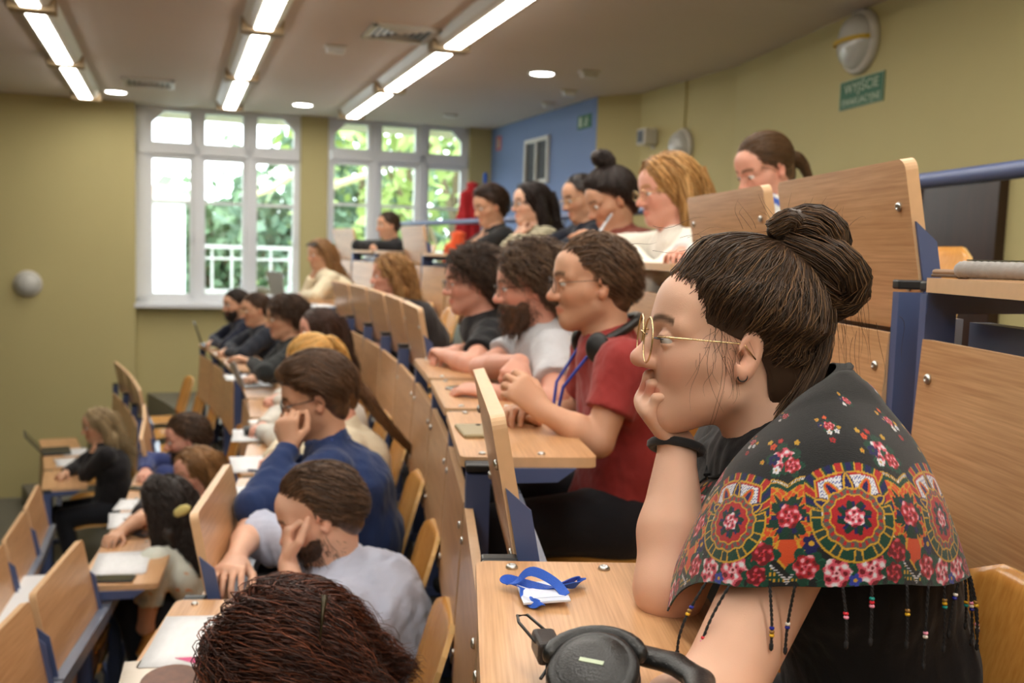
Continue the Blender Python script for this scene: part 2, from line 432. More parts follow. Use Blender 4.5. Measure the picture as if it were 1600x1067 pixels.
def downlight(px, py):
    p = at_z(px, py, CEIL)
    root = empty('downlight', Matrix.Translation(Vector(p)), None, 'ceiling light', 'round downlights')
    link('trim_ring', MB().lathe([(0.115, 0), (0.118, -0.008), (0.10, -0.012), (0.095, 0.0)], 28).mesh('trim_ring', M['white'], True), root)
    link('lamp_glass', MB().lathe([(0.094, -0.002), (0.09, -0.008), (0.05, -0.011), (0.001, -0.012)], 28).mesh('lamp_glass', M['down'], True), root)
    return root
tag(downlight(181, 143), 'round downlight glowing beside the air diffuser near the yellow wall')
tag(downlight(473, 163), 'round downlight glowing in front of the pier between the windows')
tag(downlight(847, 114), 'round downlight glowing in the ceiling near the blue wall')
def diffuser(px, py, s, label):
    p = at_z(px, py, CEIL)
    root = empty('air_diffuser', MT.copy(), label, 'vent', 'square air diffusers')
    root.location = Vector(p)
    fr = MB()
    for a in (-1, 1):
        fr.box((a * s / 2, 0, -0.012), (0.03, s + .03, 0.024)); fr.box((0, a * s / 2, -0.012), (s + .03, 0.03, 0.024))
    link('vent_frame', fr.mesh('vent_frame', M['lampcase']), root)
    link('vent_back', MB().box((0, 0, -0.003), (s, s, 0.006)).mesh('vent_back', M['dark_hole']), root)  # near-black plate stands in for the dark void above the slats
    n = 5
    for k in range(n):
        w = s * (1 - k / n) - 0.05
        for side in range(4):
            R = np.array(Matrix.Rotation(side * math.pi / 2, 3, 'Z')); tilt = np.array(Matrix.Rotation(0.7, 3, 'X'))
            link('vent_slat', MB().box(R @ np.array([0, w / 2, -0.012]), (w, 0.022, 0.004), R @ tilt).mesh('vent_slat', M['lampcase']), root)
diffuser(626, 50, 0.42, 'square white louvred air diffuser beside the strip light row')
diffuser(232, 128, 0.42, 'square white louvred air diffuser near the yellow wall')
def puck(px, py, name, label, cat, w=0.13, h=0.045, m='white', grp='small ceiling devices'):
    p = at_z(px, py, CEIL)
    root = empty(name, MT.copy(), label, cat, grp); root.location = Vector(p)
    link('base_plate', MB().box((0, 0, -0.008), (w + .03, w * .75, 0.016), bev=0.004).mesh('base_plate', M['lampcase']), root)
    link('device_body', MB().box((0, 0, -0.008 - h / 2), (w, w * .6, h), bev=0.01).mesh('device_body', M[m]), root)
puck(524, 72, 'smoke_detector', 'white ceiling sensor box between the strip light rows', 'sensor')
puck(921, 111, 'smoke_detector', 'dark-sided ceiling sensor box nearest the olive wall', 'sensor', m='lampcase')
puck(889, 141, 'smoke_detector', 'white ceiling sensor box near the top edge of the blue wall', 'sensor', 0.11)
puck(857, 160, 'smoke_detector', 'white ceiling sensor box between the downlight and the blue wall', 'sensor', 0.10)
puck(703, 179, 'smoke_detector', 'small flat ceiling box in front of the tree window', 'sensor', 0.12, 0.02)
def bulkhead(mw, r, label, dome_m, band=False):
    root = empty('bulkhead_lamp', mw, label, 'wall lamp', 'round bulkhead lamps')
    RX = np.array(Matrix.Rotation(-math.pi / 2, 4, 'X'))
    link('lamp_base', MB().lathe([(r, 0), (r * 1.02, 0.02), (r * .96, 0.045), (r * .86, 0.05)], 36, RX).mesh('lamp_base', M['lampcase'], True), root)
    link('lamp_dome', MB().lathe([(r * .88, 0.04), (r * .86, 0.06), (r * .74, 0.09), (r * .5, 0.112), (r * .2, 0.122), (0.001, 0.124)], 36, RX).mesh('lamp_dome', dome_m, True), root)
    if band:
        P = [(r * .9 * math.sin(a), 0.045 + 0.083 * math.cos(a) ** .8 if math.cos(a) > 0 else .045, 0) for a in np.linspace(-1.5, 1.5, 15)]
        bb = MB()
        for i in range(14): bb.bar(P[i], P[i + 1], 0.022, 0.022, up=(0, 1, 0.01))
        link('emergency_band', bb.mesh('emergency_band', M['yellow']), root)
M['yellow'] = mat('yellow_plastic', lin(205, 170, 40), 0.4)
M['dome'] = mat('opal_lamp_dome', lin(196, 196, 190), 0.18)
pl = at_plane(44, 443, DV * (W_T - 0.14), DV)
bulkhead(frame(pl, -EV, -DV, UP), 0.135, 'round opal bulkhead lamp alone on the plain yellow wall', M['dome'])
mw, *_ = back_frame(2, 1069, 230); bulkhead(mw, 0.15, 'round opal bulkhead lamp with a cable above it on the olive wall', M['dome'])
link('cable', MB().bar((0, 0.008, 0.14), (0, 0.008, 0.62), 0.014, 0.014, up=(0, 1, 0)).mesh('cable', M['wall2']), bpy.data.objects['bulkhead_lamp.001'])
mw, *_ = back_frame(4, 1348, 66); bulkhead(mw, 0.18, 'large round bulkhead lamp with a yellow band above the green exit sign', M['dome'], True)

def text_obj(name, s, size, m, parent, loc, mw_rot, sx=1.0, sy=1.0):
    cu = bpy.data.curves.new(name, 'FONT'); cu.body = s; cu.size = size; cu.align_x = 'CENTER'; cu.align_y = 'CENTER'; cu.extrude = 0.0006
    cu.space_character = 1.05; cu.offset = 0
    o = bpy.data.objects.new(name, cu); COL.objects.link(o)
    dg = bpy.context.evaluated_depsgraph_get(); me = bpy.data.meshes.new_from_object(o.evaluated_get(dg))
    bpy.data.objects.remove(o); me.materials.clear(); me.materials.append(m)
    o = link(name, me, parent, Matrix.Translation(loc) @ mw_rot @ Matrix.Diagonal((sx, sy, 1, 1)))
    return o
M['green'] = mat('exit_sign_green', lin(8, 92, 54), 0.5)
M['sigwhite'] = mat('sign_white', lin(190, 204, 176), 0.5)
RT = Matrix.Rotation(math.pi / 2, 4, 'X') @ Matrix.Rotation(math.pi, 4, 'Y') @ Matrix.Identity(4)
mw, *_ = back_frame(4, 1347, 143)
sg = empty('exit_sign', mw, 'green emergency exit sign with two lines of white lettering on the olive wall', 'sign', 'green exit signs')
link('sign_plate', MB().box((0, 0.004, 0), (0.46, 0.008, 0.165)).mesh('sign_plate', M['green']), sg)
bd = MB()
for s_ in (-1, 1): bd.box((0, 0.009, s_ * 0.0805), (0.46, 0.002, 0.003)); bd.box((s_ * 0.2285, 0.009, 0), (0.003, 0.002, 0.165))
link('sign_border', bd.mesh('sign_border', M['sigwhite']), sg)
TXT = Matrix(((-1, 0, 0, 0), (0, 0, 1, 0), (0, 1, 0, 0), (0, 0, 0, 1)))
text_obj('sign_lettering', 'WYJŚCIE', 0.078, M['sigwhite'], sg, (0, 0.009, 0.030), TXT, 1.12, 1.0)
text_obj('sign_lettering', 'EWAKUACYJNE', 0.055, M['sigwhite'], sg, (0, 0.009, -0.045), TXT, 1.0, 1.0)
mw, *_ = back_frame(0, 914, 190)
sg = empty('exit_sign', mw, 'small green running-man exit sign at the corner of the blue wall', 'sign', 'green exit signs')
link('sign_plate', MB().box((0, 0.004, 0), (0.30, 0.008, 0.13)).mesh('sign_plate', M['green']), sg)
sp = MB(); sp.box((0.085, 0.009, 0), (0.055, 0.002, 0.09)); link('door_symbol', sp.mesh('door_symbol', M['sigwhite']), sg)
sp = MB(); sp.box((-.05, 0.009, 0.03), (0.022, 0.002, 0.022)); sp.bar((-.05, .009, .02), (-.03, .009, -.015), .02, .002, up=(0, 1, 0)); sp.bar((-.03, .009, -.015), (-.07, .009, -.045), .014, .002, up=(0, 1, 0)); sp.bar((-.03, .009, -.015), (0.0, .009, -.045), .014, .002, up=(0, 1, 0)); sp.bar((-.045, .009, .012), (-.085, .009, -.005), .012, .002, up=(0, 1, 0))
link('running_figure', sp.mesh('running_figure', M['sigwhite']), sg)
mw, *_ = back_frame(0, 780, 224)
M['red'] = mat('red_sign', lin(190, 60, 66), 0.5)
sg = empty('fire_sign', mw, 'small red fire sign on the blue wall beside the window', 'sign')
link('sign_plate', MB().box((0, 0.004, 0), (0.14, 0.008, 0.16)).mesh('sign_plate', M['red']), sg)
link('sign_symbol', MB().box((0, 0.009, -0.01), (0.05, 0.002, 0.09)).box((0, .009, .05), (.03, .002, .025)).mesh('sign_symbol', M['sigwhite']), sg)
# ventilation grille on the blue wall
mw, *_ = back_frame(0, 840, 252)
gr = empty('ventilation_grille', mw, 'framed two-panel ventilation grille on the blue wall', 'vent')
fr = MB(); gw, gh = 0.62, 0.44
for s_ in (-1, 1): fr.box((s_ * gw / 2, 0.015, 0), (0.04, 0.03, gh + .04)); fr.box((0, 0.015, s_ * gh / 2), (gw, 0.03, 0.04))
fr.box((0, 0.015, 0), (0.04, 0.03, gh))
link('grille_frame', fr.mesh('grille_frame', M['lampcase']), gr)
link('grille_back', MB().box((0, 0.004, 0), (gw, 0.006, gh)).mesh('grille_back', M['dark_hole']), gr)  # darkness of the duct put in as a near-black sheet
sl = MB().box((0, 0, 0), (gw / 2 - 0.05, 0.016, 0.004), np.array(Matrix.Rotation(0.6, 3, 'X'))).mesh('slat', M['vent_slat'] if 'vent_slat' in M else mat('vent_slat', (.10, .105, .12), .5))
for s_ in (-1, 1):
    for k in range(16): link('slat', sl, gr, Matrix.Translation((s_ * gw / 4, 0.014, -gh / 2 + 0.04 + k * (gh - .06) / 15)))
# small white loudspeaker on the olive wall
mw, *_ = back_frame(2, 1022, 215)
lsps = empty('wall_loudspeaker', mw, 'small white wall loudspeaker with a dark front near the wall corner', 'loudspeaker')
link('speaker_body', MB().box((0, 0.07, 0), (0.15, 0.13, 0.14), bev=0.012).mesh('speaker_body', M['lampcase']), lsps)
link('speaker_front', MB().box((0.0, 0.137, 0), (0.10, 0.006, 0.10)).mesh('speaker_front', M['dark_hole']), lsps)
link('wall_bracket', MB().box((0, 0.005, -0.03), (0.05, 0.02, 0.13)).mesh('wall_bracket', M['lampcase']), lsps)

# ---------------------------------------------------------------- outside the windows
M['bark'] = mat('bark', lin(120, 105, 80), 0.9, var=0.3, vscale=20)
M['palebark'] = mat('pale_branch', lin(214, 204, 160), 0.8)
LEAF = [mat('leaf_%d' % i, c, 0.6, var=0.35, vscale=3) for i, c in enumerate((lin(112, 140, 104), lin(124, 152, 92), lin(100, 128, 104), lin(150, 170, 96)))]
def tree(px, d, z0, top_py, rad, leaf, label, n=2600, seed=0):
    rs = np.random.RandomState(seed)
    base = at_d(px, 300, d); top = at_d(px, top_py, d)[2]
    base[2] = z0; H = top - z0
    root = empty('tree', Matrix.Translation(Vector(base)), label, 'tree', 'trees outside the windows')
    tr = MB(); tr.tube([(0, 0, 0), (0.1, 0, H * .3), (-0.1, 0.1, H * .55), (0, 0, H * .85)], [0.28, 0.2, 0.14, 0.05], 8)
    cl = []
    for k in range(26):
        a = rs.uniform(0, 6.28); hh = rs.uniform(0.25, 0.97); rr = rad * (1 - abs(hh - .55) * 1.1) * rs.uniform(.3, 1)
        c = np.array([rr * math.cos(a), rr * math.sin(a), H * hh]); cl.append(c)
        tr.tube([(0, 0, H * max(hh - .25, .15)), c * (.5, .5, 1) + (0, 0, -.12 * H), c], [0.09, 0.05, 0.02], 5)
    link('trunk', tr.mesh('trunk', M['bark']), root)
    ci = rs.randint(0, len(cl), n); C0 = np.array(cl)[ci] + rs.normal(0, rad * .2, (n, 3))
    u = rs.normal(size=(n, 3)); u /= np.linalg.norm(u, axis=1)[:, None]; v = np.cross(u, rs.normal(size=(n, 3))); v /= np.linalg.norm(v, axis=1)[:, None]
    s = rs.uniform(.10, .24, (n, 1)) * (d / 22)
    V = np.concatenate([C0 - u * s, C0 + v * s * .6, C0 + u * s, C0 - v * s * .6]).reshape(4, n, 3).transpose(1, 0, 2).reshape(-1, 3)
    fo = link('foliage', np_mesh('foliage', V, np.arange(4 * n).reshape(n, 4), LEAF[leaf], smooth=False), root); fo['kind'] = 'stuff'
tree(345, 21, -6, 318, 1.7, 0, 'broad grey-green tree beyond the window with the white building', 3000, 1)
tree(440, 19, -6, 290, 1.3, 2, 'dark green tree behind the right casement of the sill window', 3000, 2)
tree(565, 18, -6, 150, 1.6, 2, 'tall dark tree behind the left casement of the tree window', 4200, 3)
tree(622, 20, -6, 150, 3.0, 0, 'tall grey-green tree behind the middle casement of the tree window', 4200, 4)
tree(715, 17, -6, 60, 3.0, 3, 'bright yellow-green tree at the blue wall end of the windows', 4600, 5)
tree(300, 26, -6, 335, 1.5, 2, 'small distant tree behind the white building', 1500, 6)
tree(400, 27, -6, 325, 2.2, 0, 'pale distant tree behind the balcony railing', 2400, 7)
br = MB(); P = [at_d(x, y, 15.0) for x, y in ((505, 296), (540, 284), (575, 272), (600, 262))]; br.tube(P, [0.07, 0.06, 0.05, 0.03], 6)
P = [at_d(x, y, 15.0) for x, y in ((440, 262), (455, 275), (430, 292), (395, 306))]
o = br.build('bare_branch', M['palebark']); tag(o, 'pale bare branch crossing the left casement of the tree window', 'branch')
o = MB().tube(P, [0.05, 0.06, 0.06, 0.04], 6).build('bare_branch', M['palebark']); tag(o, 'pale bare branch crossing the right casement of the sill window', 'branch')
# white annex building
M['render'] = mat('white_render', lin(232, 236, 240), 0.8)
M['brick'] = mat('red_brick', lin(206, 170, 158), 0.8, var=0.2, vscale=6)
p = at_d(236, 400, 17.0)
an = empty('annex_building', frame((p[0], p[1], -6), EV, DV, UP), 'white rendered annex building with a flat roof below the window', 'building')
zt = at_d(262, 316, 17.0)[2] + 6
link('wall', MB().box((-1.8, 1.5, zt / 2), (4.7, 3.0, zt)).mesh('wall', M['render']), an)
link('roof', MB().box((-1.8, 1.5, zt + .06), (4.9, 3.2, 0.12)).mesh('roof', M['lampcase']), an)
for k in range(4): link('facade_groove', MB().box((-1.0 + k * .45, -0.005, zt / 2), (0.02, 0.02, zt - .3)).mesh('facade_groove', M['lampcase']), an)
p = at_d(262, 330, 28.0)
bk = empty('brick_house', frame((p[0], p[1], -6), EV, DV, UP), 'distant red brick house with a pitched roof behind the annex', 'building')
zt = at_d(258, 302, 28.0)[2] + 6
link('wall', MB().box((0, 1.5, zt / 2), (1.6, 3, zt)).mesh('wall', M['brick']), bk)
link('roof', MB().prism([(-.9, 0, zt), (.9, 0, zt), (0, 0, zt + .4)], (0, 3, 0)).mesh('roof', M['brick']), bk)
# balcony with a white railing outside window 1
bc = empty('balcony_railing', frame(te(14.2, 0, 0), EV, DV, UP), 'white metal balcony railing outside the sill window', 'railing')
def bu(px, py):
    p = at_plane(px, py, DV * 14.2, DV); return float(p @ EV), float(p[2])
e0, zt = bu(300, 384); e1, _ = bu(700, 384); zb = bu(350, 455)[1]
link('top_rail', MB().box(((e0 + e1) / 2, 0, zt), (e1 - e0, 0.06, 0.05)).mesh('top_rail', M['white']), bc)
link('lower_rail', MB().box(((e0 + e1) / 2, 0, zb), (e1 - e0, 0.05, 0.05)).mesh('lower_rail', M['white']), bc)
link('mid_rail', MB().box(((e0 + e1) / 2, 0, zt - .16), (e1 - e0, 0.04, 0.03)).mesh('mid_rail', M['white']), bc)
bl = MB().box((0, 0, 0), (0.03, 0.03, zt - zb)).mesh('baluster', M['white']); k = e0
while k < e1: link('baluster', bl, bc, Matrix.Translation((k, 0, (zt + zb) / 2))); k += 0.26
struct(MB().box((0, 40, -6.1), (120, 60, 0.2)).build('ground_outside', mat('lawn', lin(96, 118, 70), 0.9, var=0.2, vscale=.4), mw=MT))

# ---------------------------------------------------------------- rows of folding desks and plywood seats
PW = 0.663                       # seat pitch along the row
def row_frame(k, s, x=0.0, z=0.0):
    """frame on row k at arc length s: x = outwards (to the back), y = along the row (to the windows), z up"""
    R = ROWR[k]; a = s / R; rad = np.array([math.cos(a), math.sin(a), 0]); tan = np.array([-math.sin(a), math.cos(a), 0])
    o = np.array([*(ARC + R * rad[:2]), ROWZ[k]]) + rad * x + UP * z
    return frame(o, rad, tan, UP)
def row_pt(k, s, x=0.0, z=0.0):
    return np.array(row_frame(k, s, x, z).translation)
HW = PW / 2
DESK_Z, DESK_D = 0.76, 0.30
ROWSAY = {1: 'the back row', 0: 'the row with the red T-shirt', -1: 'the row with the light blue shirt', -2: 'the row with the blue hoodie', -3: 'the front row'}
ms = {}
def rounded(w, h, r, n=5):
    P = []
    for cx, cy, a0 in ((w / 2 - r, h / 2 - r, 0), (-w / 2 + r, h / 2 - r, 90), (-w / 2 + r, -h / 2 + r, 180), (w / 2 - r, -h / 2 + r, 270)):
        for i in range(n + 1):
            a = math.radians(a0 + 90 * i / n); P.append((cx + r * math.cos(a), cy + r * math.sin(a)))
    return P
def desk_meshes():
    top = MB(); P = rounded(DESK_D, PW - 0.056, 0.02)
    top.prism([(x, y, -0.0225) for x, y in P], (0, 0, 0.0225)); ms['top'] = top.mesh('tabletop', M['beech_top'])
    t2 = MB(); t2.prism([(x, y, -0.0225) for x, y in P], (0, 0, 0.0225)); ms['top_raised'] = t2.mesh('tabletop', M['beech'])
    for key in ('top', 'top_raised'):
        me = ms[key]; me.materials.append(M['edge'])
        for p in me.polygons: p.material_index = 0 if abs(p.normal.z) > 0.5 else 1
    pn = MB().box((0, 0, 0), (0.018, PW - 0.05, 0.36)); ms['panel'] = pn.mesh('front_panel', M['beech']); ms['panel'].materials.append(M['edge'])
    for p in ms['panel'].polygons: p.material_index = 0 if abs(p.normal.x) > 0.5 else 1
    po = MB().box((0, 0, DESK_Z / 2 - 0.012), (0.05, 0.022, DESK_Z - 0.03)); ms['post'] = po.mesh('post', M['steel'])
    ms['cap'] = MB().box((0, 0, DESK_Z - 0.018), (0.054, 0.025, 0.016), bev=0.003).mesh('post_cap', M['cap'])
    ms['foot'] = MB().box((0.08, 0, 0.02), (0.32, 0.04, 0.03)).mesh('foot_bar', M['steel'])
    ms['beam'] = MB().box((0.0, 0, 0), (0.035, PW - 0.01, 0.05)).mesh('beam', M['rail'])
    ms['brk'] = MB().prism([(0, -0.004, 0), (0.24, -0.004, 0), (0.20, -0.004, -0.03), (0, -0.004, -0.035)], (0, 0.008, 0)).mesh('bracket', M['steel'])
    ms['plate'] = MB().prism([(-0.016, -0.003, 0), (0.016, -0.003, 0), (0.016, -0.003, 0.16), (-0.016, -0.003, 0.20)], (0, 0.006, 0)).mesh('hinge_plate', M['steel'])
    bo = MB().lathe([(0.0085, 0), (0.0085, 0.003), (0.006, 0.0055), (0.003, 0.006), (0.0028, 0.004)], 12); ms['bolt'] = bo.mesh('bolt', M['bolt'], True)
desk_meshes()
TILT = math.radians(11)
DESKS, CHAIRS, PEOPLE = [], [], []
def desk(k, s, raised, near=False, label=None):
    root = empty('folding_desk', row_frame(k, s),
                 label or ('beech folding desk %s in %s' % ('tipped up' if raised else 'lowered flat', ROWSAY[k])), 'desk',
                 ('tipped-up desks of ' if raised else 'flat desks of ') + ROWSAY[k])
    RXp = Matrix.Rotation(-math.pi / 2, 4, 'Y')
    if raised:
        mr = Matrix.Translation((0.085, 0, 0.668)) @ Matrix.Rotation(-TILT, 4, 'Y') @ Matrix.Translation((-0.0, 0, DESK_D / 2)) @ Matrix.Rotation(math.pi / 2, 4, 'Y')
        tp = link('tabletop', ms['top_raised'], root, mr)
        for sgn in (-1, 1):
            link('hinge_plate', ms['plate'], root, Matrix.Translation((0.085, sgn * (HW - 0.0245), 0.66)) @ Matrix.Rotation(-TILT, 4, 'Y'))
            if near:
                for xx in (0.07, -0.07): link('bolt', ms['bolt'], tp, Matrix.Translation((xx, sgn * (HW - 0.065), -0.0225)) @ Matrix.Rotation(math.pi, 4, 'X'))
    else:
        tp = link('tabletop', ms['top'], root, Matrix.Translation((DESK_D / 2 - 0.012, 0, DESK_Z)))
        for sgn in (-1, 1):
            link('bracket', ms['brk'], root, Matrix.Translation((0.0, sgn * (HW - 0.022), DESK_Z - 0.0225)))
            if near:
                for xx in (-0.10, 0.03): link('bolt', ms['bolt'], tp, Matrix.Translation((xx, sgn * (HW - 0.06), 0.0)))
    pn = link('front_panel', ms['panel'], root, Matrix.Translation((-0.004, 0, 0.482)) @ Matrix.Rotation(math.radians(3), 4, 'Y'))
    if near:
        for sgn in (-1, 1):
            for zz in (-0.12, 0.12):
                link('bolt', ms['bolt'], pn, Matrix.Translation((-0.009, sgn * (HW - 0.06), zz)) @ RXp)
    link('beam', ms['beam'], root, Matrix.Translation((0.10, 0, 0.665)))
    for sgn in (-1, 1):
        link('post', ms['post'], root, Matrix.Translation((0.024, sgn * (HW - 0.0135), 0)))
        link('post_cap', ms['cap'], root, Matrix.Translation((0.024, sgn * (HW - 0.0135), 0.004)))
    link('foot_bar', ms['foot'], root, Matrix.Translation((0, HW - 0.0135, 0)))
    DESKS.append((root, k, s, raised, label)); return root
# plywood seat shells
def shell(pts_rows, th, name):
    """grid of points (rows x cols) thickened to a shell with a rim"""
    G = np.array(pts_rows); r, c, _ = G.shape
    du = np.gradient(G, axis=0); dv = np.gradient(G, axis=1); N = np.cross(du, dv); N /= np.linalg.norm(N, axis=2)[..., None] + 1e-9
    A = (G + N * th / 2).reshape(-1, 3); B = (G - N * th / 2).reshape(-1, 3); n = r * c
    b = MB(); Fs = []
    for i in range(r - 1):
        for j in range(c - 1):
            q = (i * c + j, i * c + j + 1, (i + 1) * c + j + 1, (i + 1) * c + j); Fs.append(q); Fs.append(tuple(n + x for x in q[::-1]))
    rim = [j for j in range(c)] + [i * c + c - 1 for i in range(1, r)] + [(r - 1) * c + j for j in range(c - 2, -1, -1)] + [i * c for i in range(r - 2, 0, -1)]
    for i in range(len(rim)):
        a, d = rim[i], rim[(i + 1) % len(rim)]; Fs.append((a, d, n + d, n + a))
    b.add(np.concatenate([A, B]), Fs); me = b.mesh(name, M['ply'], True); me.materials.append(M['plyedge'])
    nf = len(rim)
    for i, p in enumerate(me.polygons):
        if i >= len(me.polygons) - nf: p.material_index = 1; p.use_smooth = False
    return me
def rr(v, half, r):     # rounded-corner narrowing of the width at edge distance v
    return half - (r - math.sqrt(max(r * r - (r - v) ** 2, 0)) if v < r else 0)
rows_ = []
for i in range(15):
    v = i / 14; zz = 0.36 * v; hw = min(rr(0.36 * v, 0.195, 0.05), rr(0.36 * (1 - v), 0.195, 0.08))
    rows_.append([(0.035 * math.cos(y / 0.2 * 1.2) - 0.02 + 0.10 * v, y, zz) for y in np.linspace(-hw, hw, 11)])
ms['back'] = shell(rows_, 0.012, 'backrest')
rows_ = []
for i in range(15):
    v = i / 14; x = -0.36 * v; hw = min(rr(0.36 * v, 0.20, 0.05), rr(0.36 * (1 - v), 0.20, 0.08))
    rows_.append([(x, y, -0.014 * math.cos(y / 0.2 * 1.4) - 0.05 * max(v - .75, 0) * 2) for y in np.linspace(-hw, hw, 11)])
ms['seat'] = shell(rows_, 0.012, 'seat')
ms['arm'] = MB().tube([(0.03, 0, 0), (0.03, 0, 0.36), (0.0, 0, 0.41)], 0.02, 8).tube([(0, 0, 0.405), (-0.25, 0, 0.405)], 0.016, 8).tube([(0.03, 0, 0.36), (0.075, 0, 0.62)], 0.016, 8).mesh('leg_frame', M['steel'], True)
def chair(k, s, label=None, x=0.56, turn=0.0, near=False):
    root = empty('plywood_seat', row_frame(k, s, x) @ Matrix.Rotation(turn, 4, 'Z'), label or 'moulded plywood seat in ' + ROWSAY[k], 'chair', 'plywood seats of ' + ROWSAY[k])
    link('leg_frame', ms['arm'], root, Matrix.Translation((-0.03, 0, 0)))
    bk = link('backrest', ms['back'], root, Matrix.Translation((-0.02, 0, 0.47)))
    st = link('seat', ms['seat'], root, Matrix.Translation((-0.02, 0, 0.44)))
    CHAIRS.append((root, k, s, label))
    if near:
        for y in (-.12, .12): link('bolt', ms['bolt'], st, Matrix.Translation((-0.08, y, 0.004)))
        for y in (-.12, .12): link('bolt', ms['bolt'], bk, Matrix.Translation((0.03, y, 0.08)) @ Matrix.Rotation(-math.pi / 2, 4, 'Y'))
    return root
def run(k, s0, codes, near_n=0):
    for i, c in enumerate(codes):
        s = s0 + PW * (i + .5)
        if c == '.': continue
        desk(k, s, c == 'R', near=i < near_n)
        if k > 0 or c != 'x': chair(k, s, near=i < near_n)
# seams measured on the photograph
P1_desk = desk(0, 1.32 - HW, False, True, 'flat beech desk carrying the blue lanyard and black headphones')
chair(0, 1.32 - HW - .02, 'plywood seat under the woman in the floral shawl', near=True)
run(0, 1.32, 'RFFF' + 'RRRRR' + '.' + 'FF', 5)
run(1, 1.51 - 2 * PW, 'FF', 2)
run(1, 1.58, 'R', 1)
run(1, 1.58 + PW + .035, 'R' + 'FFFFFFF' + 'R' + 'FF' + 'R', 4)
run(-1, 2.33 - 2 * PW, 'FFR' + 'FFFFF' + '.' + 'FFF', 5)
run(-2, 3.60 - 3 * PW, 'RRR' + 'FFF' + 'RR' + '.' + 'RRR', 6)
run(-3, 5.62 - 3 * PW, 'RRRR' + '.' + 'FFF', 4)
# guard rail behind the back row
RG = 20.98
def gp(s, z): return np.array([*(ARC + RG * np.array([math.cos(s / RG), math.sin(s / RG)])), z])
gr = empty('guard_rail', None, 'blue-grey tubular guard rail on posts behind the back row', 'railing')
ss = np.arange(0.2, 10.8, 0.35)
ZR = ROWZ[1] + 1.04
link('handrail', MB().tube([gp(s, ZR) for s in ss], 0.025, 10).mesh('handrail', M['steel'], True), gr)
for z in (ZR - .30, ZR - .55): link('infill_rod', MB().tube([gp(s, z) for s in ss], 0.006, 6).mesh('infill_rod', M['rail'], True), gr)
for s in np.arange(0.55, 10.8, 1.62):
    for ds in (-.035, .035):
        a = gp(s + ds, ROWZ[1]); c = gp(s + ds, ZR)
        link('rail_post', MB().bar(a, c, 0.012, 0.05, up=unit(gp(s + 1, 0) - gp(s, 0))).mesh('rail_post', M['steel']), gr)

# ---------------------------------------------------------------- organic surfaces: distance fields -> mesh
class Field:
    def __init__(s, h): s.h = h; s.ops = []
    def _put(s, fn, lo, hi, k, mode): s.ops.append((fn, np.minimum(lo, hi), np.maximum(lo, hi), k, mode)); return s
    def cone(s, a, b, ra, rb, k=0.02, mode='+', cut=None):
        a = np.array(a, float); b = np.array(b, float); d = b - a; dd = max(d @ d, 1e-9)
        def fn(P):
            q = P - a; t = np.clip(q @ d / dd, 0, 1); r = np.linalg.norm(q - t[:, None] * d, axis=1) - (ra + (rb - ra) * t)
            if cut is not None: r = np.maximum(r, (P - cut[0]) @ cut[1])
            return r
        R = max(ra, rb); return s._put(fn, np.minimum(a, b) - R, np.maximum(a, b) + R, k, mode)
    def loft(s, a, b, A, B, side, k=0.03, mode='+', cut=None):
        """elliptic cone: A, B = (half width along side, half depth)"""
        a = np.array(a, float); b = np.array(b, float); ax = unit(b - a); L = np.linalg.norm(b - a)
        sd = unit(np.array(side) - ax * (np.array(side) @ ax)); fd = np.cross(ax, sd)
        def fn(P):
            q = P - a; z = q @ ax; t = np.clip(z / L, 0, 1); w = A[0] + (B[0] - A[0]) * t; d = A[1] + (B[1] - A[1]) * t
            m = np.minimum(w, d); e = np.sqrt((q @ sd / w) ** 2 + (q @ fd / d) ** 2 + ((z - t * L) / m) ** 2); r = (e - 1) * m
            if cut is not None: r = np.maximum(r, (P - cut[0]) @ cut[1])
            return r
        R = max(A[0], B[0], A[1], B[1]); return s._put(fn, np.minimum(a, b) - R, np.maximum(a, b) + R, k, mode)
    def ell(s, c, Rm, rad, k=0.02, mode='+', cut=None):
        c = np.array(c, float); Rm = np.array(Rm, float); rad = np.array(rad, float)
        def fn(P):
            q = (P - c) @ Rm; k0 = np.linalg.norm(q / rad, axis=1); k1 = np.linalg.norm(q / rad ** 2, axis=1) + 1e-9; r = k0 * (k0 - 1) / k1
            if cut is not None: r = np.maximum(r, cut(P) if callable(cut) else (P - cut[0]) @ cut[1])
            return r
        R = rad.max(); return s._put(fn, c - R, c + R, k, mode)
    def mesh(s, post=None):
        h = s.h; A = [o for o in s.ops if o[4] == '+']
        lo = np.min([o[1] for o in A], 0) - 3 * h; hi = np.max([o[2] for o in A], 0) + 3 * h
        n = np.ceil((hi - lo) / h).astype(int) + 1
        ax = [lo[i] + h * np.arange(n[i]) for i in range(3)]
        D = np.full(n, 9.0, np.float32)
        for fn, l, u, k, mode in s.ops:
            m = k + 2.5 * h; i0 = np.clip(np.floor((l - m - lo) / h).astype(int), 0, n); i1 = np.clip(np.ceil((u + m - lo) / h).astype(int) + 1, 0, n)
            if np.any(i1 <= i0): continue
            g = np.stack(np.meshgrid(*[ax[i][i0[i]:i1[i]] for i in range(3)], indexing='ij'), -1); sh = g.shape[:3]
            d = fn(g.reshape(-1, 3)).reshape(sh).astype(np.float32)
            sl = tuple(slice(i0[i], i1[i]) for i in range(3)); c = D[sl]
            if mode == '+': D[sl] = np.minimum(c, d) - np.maximum(k - np.abs(c - d), 0) ** 2 / (4 * k) if k > 0 else np.minimum(c, d)
            else: D[sl] = np.maximum(c, -d) + (np.maximum(k - np.abs(c + d), 0) ** 2 / (4 * k) if k > 0 else 0)
        if post is not None:
            g = np.stack(np.meshgrid(*ax, indexing='ij'), -1); D = np.maximum(D, post(g.reshape(-1, 3)).reshape(D.shape).astype(np.float32))
        return nets(D, lo, h)
